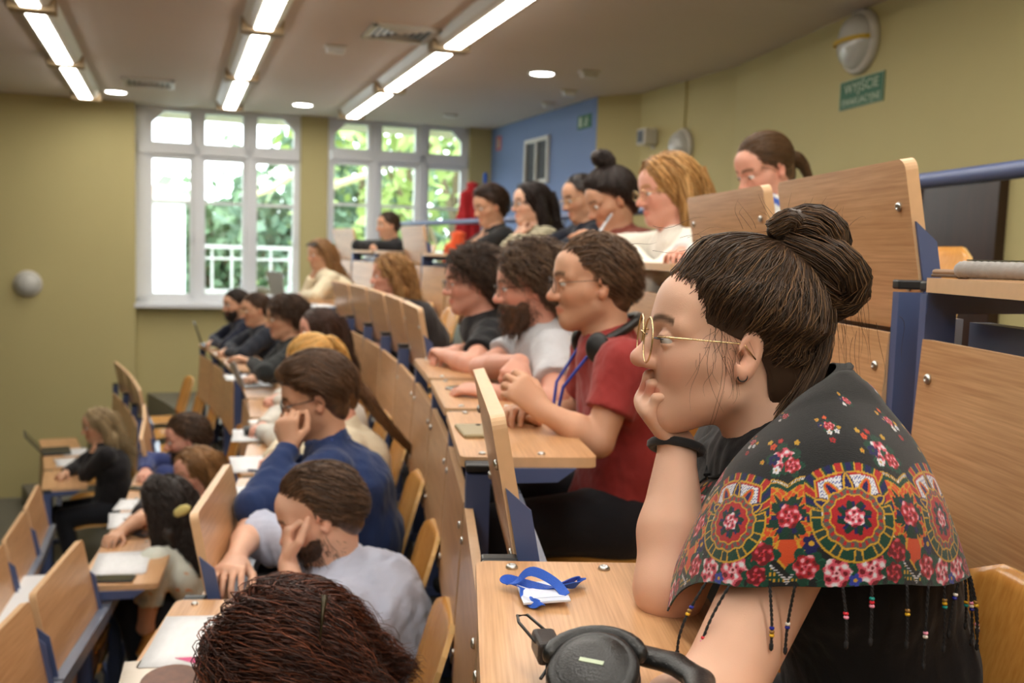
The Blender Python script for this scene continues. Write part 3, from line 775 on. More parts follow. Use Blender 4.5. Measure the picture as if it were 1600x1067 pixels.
def nets(D, lo, h):
    S = D < 0
    cnt = np.zeros(tuple(np.array(D.shape) - 1), np.uint8)
    for a in (0, 1):
        for b in (0, 1):
            for c in (0, 1): cnt += S[a:D.shape[0] - 1 + a, b:D.shape[1] - 1 + b, c:D.shape[2] - 1 + c]
    mask = (cnt > 0) & (cnt < 8); ii = np.argwhere(mask); idx = np.full(mask.shape, -1, np.int32); idx[mask] = np.arange(len(ii))
    acc = np.zeros((len(ii), 3)); num = np.zeros(len(ii)); X, Y, Z = ii.T
    cor = [(a, b, c) for a in (0, 1) for b in (0, 1) for c in (0, 1)]
    val = {c: D[X + c[0], Y + c[1], Z + c[2]] for c in cor}
    for c in cor:
        for a in range(3):
            if c[a] == 0:
                e = list(c); e[a] = 1; e = tuple(e); va, vb = val[c], val[e]; x = (va < 0) != (vb < 0)
                t = np.where(x, va / np.where(x, va - vb, 1), 0); p = np.repeat(np.array([c], float), len(ii), 0); p[:, a] += t
                acc[x] += p[x]; num[x] += 1
    V = lo + h * (ii + acc / num[:, None]); Q = []
    for a in range(3):
        b, c = (a + 1) % 3, (a + 2) % 3
        s0 = [slice(1, -1)] * 3; s1 = [slice(1, -1)] * 3; s0[a] = slice(0, -1); s1[a] = slice(1, None)
        A, B = S[tuple(s0)], S[tuple(s1)]; e = np.argwhere(A != B)
        if not len(e): continue
        fl = A[tuple(e.T)]; off = np.ones(3, int); off[a] = 0; e = e + off
        def cell(db, dc):
            q = e.copy(); q[:, b] -= db; q[:, c] -= dc; return idx[tuple(q.T)]
        q = np.stack([cell(1, 1), cell(0, 1), cell(0, 0), cell(1, 0)], 1); q[~fl] = q[~fl][:, ::-1]; Q.append(q)
    Q = np.concatenate(Q); Q = Q[(Q >= 0).all(1)]
    return V, Q
def relax(V, Q, it=2, lam=0.5):
    """Laplacian smoothing that removes the voxel steps"""
    n = len(V); E = np.concatenate([Q[:, [0, 1]], Q[:, [1, 2]], Q[:, [2, 3]], Q[:, [3, 0]]]); E = np.concatenate([E, E[:, ::-1]])
    deg = np.bincount(E[:, 0], minlength=n)[:, None] + 1e-9
    for k in range(it):
        for l in (lam, -lam * 1.04):
            S_ = np.stack([np.bincount(E[:, 0], V[E[:, 1], i], n) for i in range(3)], 1) / deg
            V = V + l * (S_ - V)
    return V
def vnormals(V, Q):
    fn = np.cross(V[Q[:, 2]] - V[Q[:, 0]], V[Q[:, 3]] - V[Q[:, 1]]); N = np.zeros_like(V)
    for i in range(4):
        for c in range(3): N[:, c] += np.bincount(Q[:, i], fn[:, c], len(V))
    return N / (np.linalg.norm(N, axis=1)[:, None] + 1e-12)
def wrinkle(P, f, seed=0, oct=3):
    rs = np.random.RandomState(seed); out = np.zeros(len(P)); a = 1.0
    for o in range(oct):
        for j in range(3):
            d = rs.normal(size=3); d /= np.linalg.norm(d); e = rs.normal(size=3); e /= np.linalg.norm(e)
            out += a * np.sin(f * (P @ d) + 1.7 * np.sin(f * .55 * (P @ e) + rs.uniform(0, 6)) + rs.uniform(0, 6))
        a *= .5; f *= 1.9
    return out / 3
def tubes(paths, r, sides=3, col=None):
    """many tapered strands -> V, Q, colours"""
    P = np.asarray(paths); n, m, _ = P.shape
    T = np.gradient(P, axis=1); T /= np.linalg.norm(T, axis=2)[..., None] + 1e-9
    ref = np.random.RandomState(3).normal(size=(n, 1, 3)); U = np.cross(T, ref); U /= np.linalg.norm(U, axis=2)[..., None] + 1e-9; Wv = np.cross(T, U)
    tt = np.linspace(0, 1, m); taper = (1 - 0.75 * tt ** 2)[None, :, None]
    r = np.asarray(r).reshape(-1, 1, 1) * taper if not np.isscalar(r) else r * taper
    V = np.stack([P + r * (math.cos(a) * U + math.sin(a) * Wv) for a in 2 * math.pi * np.arange(sides) / sides], 2).reshape(-1, 3)
    base = (np.arange(n)[:, None, None] * m + np.arange(m - 1)[None, :, None]) * sides; k = np.arange(sides)[None, None, :]; k2 = (k + 1) % sides
    Q = np.stack([base + k, base + k2, base + sides + k2, base + sides + k], -1).reshape(-1, 4)
    C = None
    if col is not None: C = np.repeat(np.asarray(col), m * sides, 0)
    return V, Q, C
def merge(parts):
    V, Q, C = [], [], []; n = 0
    for v, q, c in parts:
        V.append(v); Q.append(q + n); C.append(c if c is not None and len(c) == len(v) else np.repeat(np.array([c]), len(v), 0)); n += len(v)
    return np.concatenate(V), np.concatenate(Q), np.concatenate(C)

# ---------------------------------------------------------------- people
M['skin'] = colmat('skin', 0.48, sss=0.12, bump=0.08, bscale=700, spec=0.35)
M['hair'] = colmat('hair', 0.42, spec=0.45)
M['eye'] = colmat('eye', 0.12)
M['lens'] = glass('spectacle_lens', (0.95, 0.96, 0.96), 0.08)
M['wire_gold'] = mat('gold_wire', (0.72, 0.55, 0.3), 0.25, metal=1.0)
M['frame_black'] = mat('black_acetate', (0.012, 0.011, 0.012), 0.25)
M['shoe'] = mat('dark_shoe', (0.02, 0.02, 0.022), 0.6)
cloth_cache = {}
def cloth(c, rough=0.85, bump=0.25, bscale=28, stripes=None):
    key = (tuple(np.round(c, 3)), rough, bump, bscale, stripes)
    if key not in cloth_cache:
        m = mat('cloth_%d' % len(cloth_cache), c, rough, var=0.10, vscale=9, bump=bump, bscale=bscale, sheen=0.15, spec=0.25)
        if stripes:
            nt = m.node_tree; N = nt.nodes; L = nt.links; b = N['Principled BSDF']
            tc = N.new('ShaderNodeTexCoord'); wv = N.new('ShaderNodeTexWave'); wv.bands_direction = stripes[0]; wv.inputs['Scale'].default_value = stripes[1]; wv.inputs['Distortion'].default_value = stripes[3]
            wv.inputs['Detail Scale'].default_value = 0.6
            L.new(tc.outputs['Object'], wv.inputs['Vector']); rp = N.new('ShaderNodeMapRange'); rp.inputs['From Min'].default_value = .45; rp.inputs['From Max'].default_value = .55
            L.new(wv.outputs['Fac'], rp.inputs['Value']); mx = N.new('ShaderNodeMix'); mx.data_type = 'RGBA'; mx.inputs['A'].default_value = (*c, 1); mx.inputs['B'].default_value = (*stripes[2], 1)
            L.new(rp.outputs[0], mx.inputs['Factor']); L.new(mx.outputs['Result'], b.inputs['Base Color'])
        cloth_cache[key] = m
    return cloth_cache[key]
XL_Z = [-.16, -.115, -.07, -.03, 0.0, .025, .048, .066, .085, .13]
def xline(z, dx=0.0, recede=0.0, base=None):
    xs = base or [-.075, -.06, -.04, -.012, .006, .028, .062, .088, .12, .3]
    xs = [x - recede * max(0, min(1, (zz - .0) / .06)) for x, zz in zip(xs, XL_Z)]
    return np.interp(z, XL_Z, xs) + dx
def hl_dist(pl, dx=0, recede=0, base=None):
    z = pl[:, 2]; sl = (xline(z + .004, dx, recede, base) - xline(z - .004, dx, recede, base)) / .008
    return (xline(z, dx, recede, base) - pl[:, 0]) / np.sqrt(1 + sl ** 2)
SKIN = {'fair': lin(222, 176, 150), 'tan': lin(206, 157, 127), 'rosy': lin(218, 160, 138), 'pale': lin(230, 190, 168)}
class Fig:
    pass
def rot(axis, a, v):
    axis = unit(axis); return v * math.cos(a) + np.cross(axis, v) * math.sin(a) + axis * (axis @ v) * (1 - math.cos(a))
def head_axes(f0, yaw, pitch, roll):
    X = rot(UP, math.radians(yaw), np.array(f0)); Z = UP.copy(); Y = np.cross(Z, X)
    p = math.radians(pitch); X, Z = X * math.cos(p) - Z * math.sin(p), Z * math.cos(p) + X * math.sin(p)
    r = math.radians(roll); Y, Z = Y * math.cos(r) + Z * math.sin(r), Z * math.cos(r) - Y * math.sin(r)
    return np.stack([X, Y, Z], 1)
def ik(S, Wt, L1, L2, pole):
    d = Wt - S; L = np.linalg.norm(d)
    if L > (L1 + L2) * .995: Wt = S + d / L * (L1 + L2) * .995; d = Wt - S; L = np.linalg.norm(d)
    if L < abs(L1 - L2) + .04: L = abs(L1 - L2) + .04
    u = unit(d); a = (L1 * L1 - L2 * L2 + L * L) / (2 * L); h = math.sqrt(max(L1 * L1 - a * a, 0)); m = S + u * a
    pv = pole - m; pv = unit(pv - u * (pv @ u)); return m + pv * h, Wt
def add_hand(fd, wr, dv, nrm, side, s=1.0, curl=0.4, thumb=0.5, spread=0.06, curls=None):
    dv = unit(dv); nrm = unit(nrm - dv * (nrm @ dv)); th = np.cross(dv, nrm) * (1 if side == 'R' else -1)
    kn = wr + dv * .088 * s
    fd.loft(wr - dv * .01 * s, kn - dv * .008 * s, (.027 * s, .019 * s), (.040 * s, .0145 * s), th, 0.012)
    for i, (off, ln) in enumerate(zip((.029, .0095, -.0105, -.029), (.074, .082, .076, .060))):
        c = curls[i] if curls else curl * (1 + .08 * i)
        p = kn + th * off * s - dv * (.004 + .006 * abs(i - 1.2)) * s; d = unit(dv + th * spread * (1.5 - i)); r = (.0092, .0094, .009, .0078)[i] * s
        ang = 0
        for j, (fr, bd) in enumerate(((.46, .85), (.30, 1.15), (.24, .75))):
            ang += c * bd; v = d * math.cos(ang) + nrm * math.sin(ang); q = p + v * ln * fr * s
            fd.cone(p, q, r, r * .9, .005 if j == 0 else .002); p = q; r *= .9
    p = wr + dv * .022 * s + th * .024 * s + nrm * .006 * s
    d1 = unit(dv * .62 + th * (.75 - .45 * thumb) + nrm * (.25 + .5 * thumb)); q = p + d1 * .044 * s; fd.cone(p, q, .0145 * s, .0115 * s, .010)
    d2 = unit(dv * .9 + th * (.35 - .7 * thumb) + nrm * (.15 + .45 * thumb)); p, q = q, q + d2 * .033 * s; fd.cone(p, q, .0112 * s, .0098 * s, .003)
    d3 = unit(dv * .9 + th * (.15 - .9 * thumb) + nrm * (.1 + .5 * thumb)); fd.cone(q, q + d3 * .026 * s, .0098 * s, .008 * s, .003)
def add_head(fd, g, fem=False, detail=True, nose=1.0, jaw=1.0, ear=True):
    A, H, s = g.A, g.H, g.s
    W = lambda x, y, z: H + A @ (np.array([x, y, z]) * s)
    E = lambda c, r, k=.02, mode='+', cut=None: fd.ell(W(*c), A, np.array(r) * s, k * s, mode, cut)
    K = lambda a, b, ra, rb, k=.02, mode='+': fd.cone(W(*a), W(*b), ra * s, rb * s, k * s, mode)
    E((-.012, 0, .032), (.097, .075, .083))
    E((.028, 0, -.040), (.060, .057 * jaw, .072), .03)
    K((.066, 0, -.099), (.060, 0, -.095), .019, .020, .03)
    for y in (-1, 1):
        K((.058, y * .012, -.096), (.000, y * .049 * jaw, -.062), .017, .018, .03)
        K((.058, y * .034, -.028), (.030, y * .052, -.022), .021, .020, .025)
        K((.084, y * .012, .018), (.066, y * .050, .016), .010 if fem else .012, .010, .016)
    E((.060, 0, .045), (.030, .052, .035), .03)
    # nose
    K((.088, 0, .006), (.108, 0, -.032 * nose), .0075, .0105, .014)
    E((.1075 + .004 * (nose - 1), 0, -.034 * nose), (.0115, .0100, .0095), .010)
    for y in (-1, 1): E((.0965, y * .0120, -.038 * nose), (.0115, .0075, .008), .007)
    if detail:
        for y in (-1, 1):
            E((.096, y * .032, .001), (.017, .017, .0125), .014, '-')
            E((.0785, y * .0315, .0), (.0142, .0145, .0138), .003, '+', cut=(W(.0785, y * .0315, .0000), A @ np.array([.18, 0, -.98])))   # upper lid
            E((.0775, y * .0315, -.002), (.0138, .0142, .0130), .004, '+', cut=(W(.0775, y * .0315, -.0050), A @ np.array([.1, 0, 1.0])))  # lower lid
    # lips
    K((.0905, 0, -.0640), (.079, .019, -.068), .0055, .0035, .007); K((.0905, 0, -.0640), (.079, -.019, -.068), .0055, .0035, .007)
    K((.0880, 0, -.0750), (.078, .017, -.0705), .0062, .0035, .007); K((.0880, 0, -.0750), (.078, -.017, -.0705), .0062, .0035, .007)
    if detail: K((.098, 0, -.0695), (.087, .024, -.0695), .0026, .0022, .003, '-'); K((.098, 0, -.0695), (.087, -.024, -.0695), .0026, .0022, .003, '-')
    if ear:
        for y in (-1, 1):
            if y not in g.ears: continue
            Ra = A @ np.array(Matrix.Rotation(math.radians(y * 22), 3, 'Z')) @ np.array(Matrix.Rotation(math.radians(-12), 3, 'Y'))
            fd.ell(W(-.014, y * .077, -.008), Ra, np.array([.019, .008, .032]) * s, .006 * s)
            fd.ell(W(-.010, y * .0735, -.030), Ra, np.array([.010, .007, .013]) * s, .008 * s)
            if detail:
                fd.ell(W(-.011, y * .088, -.006), Ra, np.array([.0125, .009, .022]) * s, .004 * s, '-')
                fd.ell(W(-.003, y * .080, -.012), Ra, np.array([.007, .008, .009]) * s, .003 * s, '-')
    # neck
    fd.cone(W(-.030, 0, -.045), g.N, .053 * s * g.neck, .060 * s * g.neck, .03)
def paint_skin(V, g, tone, brow, lipc, stubble=0.0, fem=False):
    pl = ((V - g.H) @ g.A) / g.s; x, y, z = pl.T; n = len(V)
    C = np.repeat(np.array([tone]), n, 0) * (1 + .05 * wrinkle(V, 45, 1)[:, None])
    def mixc(w, c):
        nonlocal C
        w = np.clip(w, 0, 1)[:, None]; C = C * (1 - w) + np.array(c) * w
    red = np.array(tone) * (1.06, .78, .74)
    ay = np.abs(y); face = (np.abs(x) < .2) & (np.abs(z) < .15) & (ay < .12)
    mixc(.55 * face * np.exp(-((x - .06) / .035) ** 2 - ((ay - .042) / .022) ** 2 - ((z + .035) / .022) ** 2), red)
    mixc(.6 * face * np.exp(-((x - .112) / .02) ** 2 - (y / .02) ** 2 - ((z + .035) / .018) ** 2), red)
    mixc(.5 * face * np.exp(-((x + .012) / .03) ** 2 - ((ay - .085) / .014) ** 2 - ((z + .01) / .04) ** 2), red)
    lip = face * (x > .072) * (ay < .024) * np.clip(1.6 - np.abs(z + .0695) / (.0075 * (1.15 - (ay / .026) ** 2)), 0, 1)
    mixc(lip * .8, lipc)
    if stubble:
        st = face * np.clip((-.035 - z) / .02, 0, 1) * np.clip((x + .03) / .03, 0, 1) * (z > -.14) * (1 - lip); mixc(stubble * st, brow)
        mixc(stubble * face * (x > .08) * (ay < .025) * np.clip(1 - np.abs(z + .052) / .008, 0, 1), brow)
    br = face * (x > .045) * np.clip(1.5 - np.abs(z - (.0225 + .004 * np.sin(np.clip((ay - .012) / .04, 0, 1) * 3.1))) / (.0042 if fem else .0055), 0, 1) * (ay > .011) * (ay < .052)
    mixc(br * .9, brow)
    return C
def flow_hair(g, n, th, flow, steps, step, r, colour, jit=.0035, dx=0, recede=0, base=None, cling=True, seed=0, var=.35, up=None, region=None, curl=0.0, tone2=None, lift=0.0):
    """strands over the scalp in head space: seeds on the scalp shell, marched along a flow"""
    rs = np.random.RandomState(seed + 11); c = np.array([-.013, 0, .031]); rad0 = np.array([.0985, .0770, .0857]); rad = rad0 + th
    def thick_at(P):
        t = np.clip(hl_dist(P, dx, recede, base) / getattr(g, 'taper', .038), 0, 1)[:, None]; return rad0 + th * (t * t * (3 - 2 * t) * .94 + .06)
    q = rs.normal(size=(n * 6, 3)); q /= np.linalg.norm(q, axis=1)[:, None]; P = c + q * rad
    ok = (P[:, 0] < xline(P[:, 2], dx, recede, base)) & (P[:, 2] > -.09)
    if region is not None: ok &= region(P)
    P = P[ok][:n]; n = len(P); P = c + (P - c) / rad * thick_at(P); off = 1 + rs.uniform(-.4, 1, n)[:, None] * jit / .09; path = [P * 1.0]
    ph = rs.uniform(0, 6.28, n)
    for i in range(steps):
        N_ = (P - c) / rad ** 2; N_ /= np.linalg.norm(N_, axis=1)[:, None]
        d = flow(P, i / steps) + rs.normal(0, .14, (n, 3)); d = d - N_ * np.sum(d * N_, 1)[:, None] * (1 if cling else .6) + N_ * lift * (1 - i / steps)
        d /= np.linalg.norm(d, axis=1)[:, None] + 1e-9
        P = P + d * step; e = np.linalg.norm((P - c) / (thick_at(P) * off), axis=1)[:, None]
        on = (P[:, 2:3] > -.06) | (e < 1)
        Pp = c + (P - c) / e
        P = np.where((e < 1) | (cling & on), Pp, P); path.append(P * 1.0)
    path = np.stack(path, 1)
    if curl:
        t = np.arange(steps + 1) * step; a = t[None, :] / .011 * 1.0 + ph[:, None]; amp = curl * np.minimum(1, t / .02)[None, :]
        path = path + np.stack([amp * np.cos(a), amp * np.sin(a), amp * np.sin(a * .9 + 1)], -1)
    path = g.H + (path * g.s) @ g.A.T
    k = rs.uniform(1 - var, 1 + var * 1.3, (n, 1)); col = np.array([colour]) * k
    if tone2 is not None:
        m = (rs.rand(n, 1) < .35); col = np.where(m, np.array([tone2]) * k, col)
    return tubes(path, r * g.s, 3, col)
def cap_field(g, th, h, dx=0, recede=0, base=None, extra=None, k=.012):
    fd = Field(h); W = lambda p: g.H + g.A @ (np.array(p) * g.s)
    def shellp(c, r, tk):
        c = np.array(c); r = np.array(r)
        def fn(P):
            pl = ((P - g.H) @ g.A) / g.s; q = pl - c; k0 = np.linalg.norm(q / r, axis=1); k1 = np.linalg.norm(q / r ** 2, axis=1) + 1e-9
            t = np.clip(hl_dist(pl, dx, recede, base) / getattr(g, 'taper', .038), 0, 1); t = t * t * (3 - 2 * t) * .94 + .06
            return (k0 * (k0 - 1) / k1 - tk * t) * g.s
        Rm = (max(r) + tk) * g.s; fd._put(fn, W(c) - Rm, W(c) + Rm, .02, '+')
    shellp((-.013, 0, .031), (.0978, .0765, .0850), th); shellp((-.050, 0, -.032), (.052, .058, .066), th * .8)
    def post(P):
        pl = ((P - g.H) @ g.A) / g.s
        jag = .004 * np.sin(pl[:, 1] * 330 + pl[:, 2] * 210) + .003 * np.sin(pl[:, 1] * 700 - pl[:, 2] * 520)
        return (pl[:, 0] + jag * (base is None) - xline(pl[:, 2], dx, recede, base)) * .75 * g.s
    return fd, post
def cut_cap(g, th, h, dx=0, recede=0, base=None):
    fd, post = cap_field(g, th, h, dx, recede, base); return fd.mesh(post)

def hair_flow_back(P, t):
    d = np.zeros_like(P); d[:, 0] = -1; d[:, 1] = np.sign(P[:, 1]) * .25; d[:, 2] = np.where(P[:, 0] > 0.0, .15, -.9); return d
def hair_flow_down(P, t):
    d = np.zeros_like(P); d[:, 0] = -.45; d[:, 1] = np.sign(P[:, 1]) * np.clip(.9 - np.abs(P[:, 1]) / .08, 0, 1); d[:, 2] = -.8; return d
def toward(c, down=0.0):
    c = np.array(c)
    def fl(P, t):
        d = c - P; d /= np.linalg.norm(d, axis=1)[:, None] + 1e-9; d[:, 2] -= down * (1 - t); return d
    return fl
def tail_strands(g, path, r0, r1, n, colour, seed=0, wav=0.004, r=.0012, var=.35, tone2=None):
    rs = np.random.RandomState(seed + 5); path = np.array(path, float); m = 14
    t = np.linspace(0, 1, m); tt = np.linspace(0, 1, len(path)); C = np.stack([np.interp(t, tt, path[:, i]) for i in range(3)], 1)
    for _ in range(2): C[1:-1] = (C[:-2] + 2 * C[1:-1] + C[2:]) / 4
    T = np.gradient(C, axis=0); T /= np.linalg.norm(T, axis=1)[:, None] + 1e-9
    U = np.cross(T, (0.3, 1, 0.2)); U /= np.linalg.norm(U, axis=1)[:, None] + 1e-9; Wv = np.cross(T, U)
    a = rs.uniform(0, 6.28, n); q = np.sqrt(rs.uniform(.45, 1.1, n)); R = r0 + (r1 - r0) * t
    sh = np.sin(np.pi * np.clip(t * 1.1, 0, 1)) * .15 + .92
    oa = a[:, None] + .8 * t[None, :] + rs.normal(0, .2, (n, 1)); rad = q[:, None] * (R * sh)[None, :]
    P = C[None] + rad[..., None] * (np.cos(oa)[..., None] * U[None] + np.sin(oa)[..., None] * Wv[None])
    P = P + wav * np.sin(t[None, :, None] * rs.uniform(8, 16, (n, 1, 1)) + rs.uniform(0, 6, (n, 1, 3)))
    P = g.H + (P * g.s) @ g.A.T; k = rs.uniform(1 - var, 1 + var * 1.3, (n, 1)); col = np.array([colour]) * k
    if tone2 is not None: col = np.where(rs.rand(n, 1) < .35, np.array([tone2]) * k, col)
    return tubes(P, r * g.s, 3, col)
def add_tail(fd, g, path, r0, r1):
    path = np.array(path, float); n = len(path)
    for i in range(n - 1):
        a, b = g.H + g.A @ (path[i] * g.s), g.H + g.A @ (path[i + 1] * g.s)
        fd.cone(a, b, (r0 + (r1 - r0) * i / (n - 1)) * g.s, (r0 + (r1 - r0) * (i + 1) / (n - 1)) * g.s, .015)
def make_hair(g, style, colour, h, dens=1.0, seed=0, tone2=None, recede=0.0, dx=0.0, tail=None, thick=None, base=None, length=None):
    colour = np.array(colour); parts = []; dark = colour * 1.0
    N = lambda n: max(60, int(n * dens)); rr = .0012 if h < .0072 else .0020
    rr *= 1.0 if dens >= 1 else 1.2
    def capcol(V):
        pl = ((V - g.H) @ g.A) / g.s; t = np.clip((hl_dist(pl, dx, recede, base) - .001) / .016, 0, 1)[:, None]
        return (np.array(g.tone) * .5 + colour * .5) * (1 - t) + colour * np.clip(.95 + .4 * wrinkle(pl * np.array([.22, 1, .8]), 430, 3)[:, None], .2, 1.7) * t
    def capmesh(th, extra=None):
        fd, post = cap_field(g, th, h, dx, recede, base)
        if extra:
            V, Q = fd.mesh(post); V = relax(V, Q, 1); parts.append((V, Q, capcol(V))); f2 = Field(h); extra(f2); V, Q = f2.mesh(); parts.append((V, Q, dark))
        else:
            V, Q = fd.mesh(post); V = relax(V, Q, 1); parts.append((V, Q, capcol(V)))
    kw = dict(dx=dx, recede=recede, base=base, seed=seed, tone2=tone2)
    if style == 'short':
        th = thick or .006; capmesh(th); parts.append(flow_hair(g, N(2200), th, hair_flow_back, 6, .007, rr * 1.1, colour, lift=.22, cling=False, var=.6, jit=.008, **kw))
    elif style == 'crop':
        th = thick or .004; capmesh(th); parts.append(flow_hair(g, N(900), th, hair_flow_back, 3, .006, rr, colour, lift=.5, cling=False, **kw))
    elif style == 'quiff':
        th = .006; capmesh(th)
        parts.append(flow_hair(g, N(1000), th, hair_flow_back, 5, .007, rr, colour, cling=True, **kw))
        top = lambda P: P[:, 2] > .045
        W = lambda p: g.H + g.A @ (np.array(p) * g.s)
        f2 = Field(h); f2.cone(W((.070, 0, .100)), W((-.05, 0, .112)), .030 * g.s, .028 * g.s, .02); f2.loft(W((.068, 0, .092)), W((-.05, 0, .100)), (.055 * g.s, .03 * g.s), (.055 * g.s, .028 * g.s), g.A[:, 1], .02); V, Q = f2.mesh(); parts.append((V, Q, dark))
        parts.append(flow_hair(g, N(1200), .040, hair_flow_back, 9, .011, rr * 1.2, colour, cling=True, region=top, var=.5, **kw))
    elif style == 'curly':
        th = thick or .028; capmesh(th * .8); parts.append(flow_hair(g, N(1500), th * .85, hair_flow_down, 11, .008, rr * 1.25, colour, lift=.35, cling=False, curl=.0075, jit=.014, **kw))
    elif style in ('long', 'wavy'):
        th = thick or .012; L = length or .24; cu = .006 if style == 'wavy' else 0.0
        def ex(f):
            W = lambda p: g.H + g.A @ (np.array(p) * g.s)
            for y in (-1, 1):
                f.cone(W((-.035, y * .068, .0)), W((-.045, y * .078, -.10)), .030 * g.s, .030 * g.s, .02); f.cone(W((-.045, y * .078, -.10)), W((-.035, y * .080, -L)), .030 * g.s, .016 * g.s, .02)
            f.loft(W((-.075, 0, .0)), W((-.085, 0, -.10)), (.07 * g.s, .035 * g.s), (.085 * g.s, .035 * g.s), g.A[:, 1], .02); f.loft(W((-.085, 0, -.10)), W((-.09, 0, -L)), (.085 * g.s, .035 * g.s), (.085 * g.s, .018 * g.s), g.A[:, 1], .02)
        capmesh(th, ex); steps = 16
        parts.append(flow_hair(g, N(1500), th + .002, hair_flow_down, steps, (L + .12) / steps, rr * 1.15, colour, cling=False, curl=cu, jit=.008, **kw))
        for y in (-1, 1):
            parts.append(tail_strands(g, [(-.02, y * .075, .04), (-.04, y * .088, -.06), (-.04, y * .088, -.15), (-.03, y * .082, -L - .02)], .034, .024, N(260), colour, seed + int(y), wav=.003 + cu, r=rr * 1.2, tone2=tone2))
        parts.append(tail_strands(g, [(-.09, 0, .05), (-.115, 0, -.05), (-.12, 0, -.15), (-.11, 0, -L - .02)], .07, .06, N(420), colour, seed + 3, wav=.003 + cu, r=rr * 1.2, tone2=tone2))
    elif style in ('pony', 'bun'):
        th = thick or .007; path = tail or [(-.105, 0, .02), (-.14, 0, 0), (-.15, 0, -.08), (-.13, 0, -.2)]
        r0, r1 = (.026, .010) if style == 'pony' else (.036, .034)
        capmesh(th, lambda f: add_tail(f, g, path, r0 * .8, r1 * .8))
        parts.append(flow_hair(g, N(1700), th, toward(path[0], .2), 12, .013, rr, colour, cling=True, jit=.005, **kw))
        parts.append(tail_strands(g, path, r0, r1, N(300), colour, seed, r=rr * 1.1, tone2=tone2))
    return merge(parts)
def glasses(root, p0, g, m, rx=.024, rz=.019, square=False, r=.0011):
    W = lambda x, y, z: g.H + g.A @ (np.array([x, y, z]) * g.s) - p0
    fr = MB(); lens = MB()
    for y in (-1, 1):
        P = []
        for a in np.linspace(0, 2 * math.pi, 24, endpoint=False):
            ca, sa = math.cos(a), math.sin(a)
            if square: q = (abs(ca) ** 4 + abs(sa) ** 4) ** .25; ca, sa = ca / q, sa / q
            P.append(W(.105 - .10 * (abs(.034 * 1 + rx * ca * 1) - .034) ** 1 * .35, y * (.033 + rx * ca), -.004 + rz * sa))
        fr.tube(P, r * g.s, 6, closed=True); lens.add(P, [tuple(range(24))])
        fr.tube([W(.098, y * (.033 + rx), .003), W(.085, y * .070, .004), W(-.005, y * .081, .006), W(-.022, y * .080, -.012)], r * g.s, 6)
    fr.tube([W(.106, -.010, .002), W(.109, 0, .005), W(.106, .010, .002)], r * g.s, 6)
    o = fr.build('glasses', m, root, smooth=True); lens.build('lens', M['lens'], o)
    return o
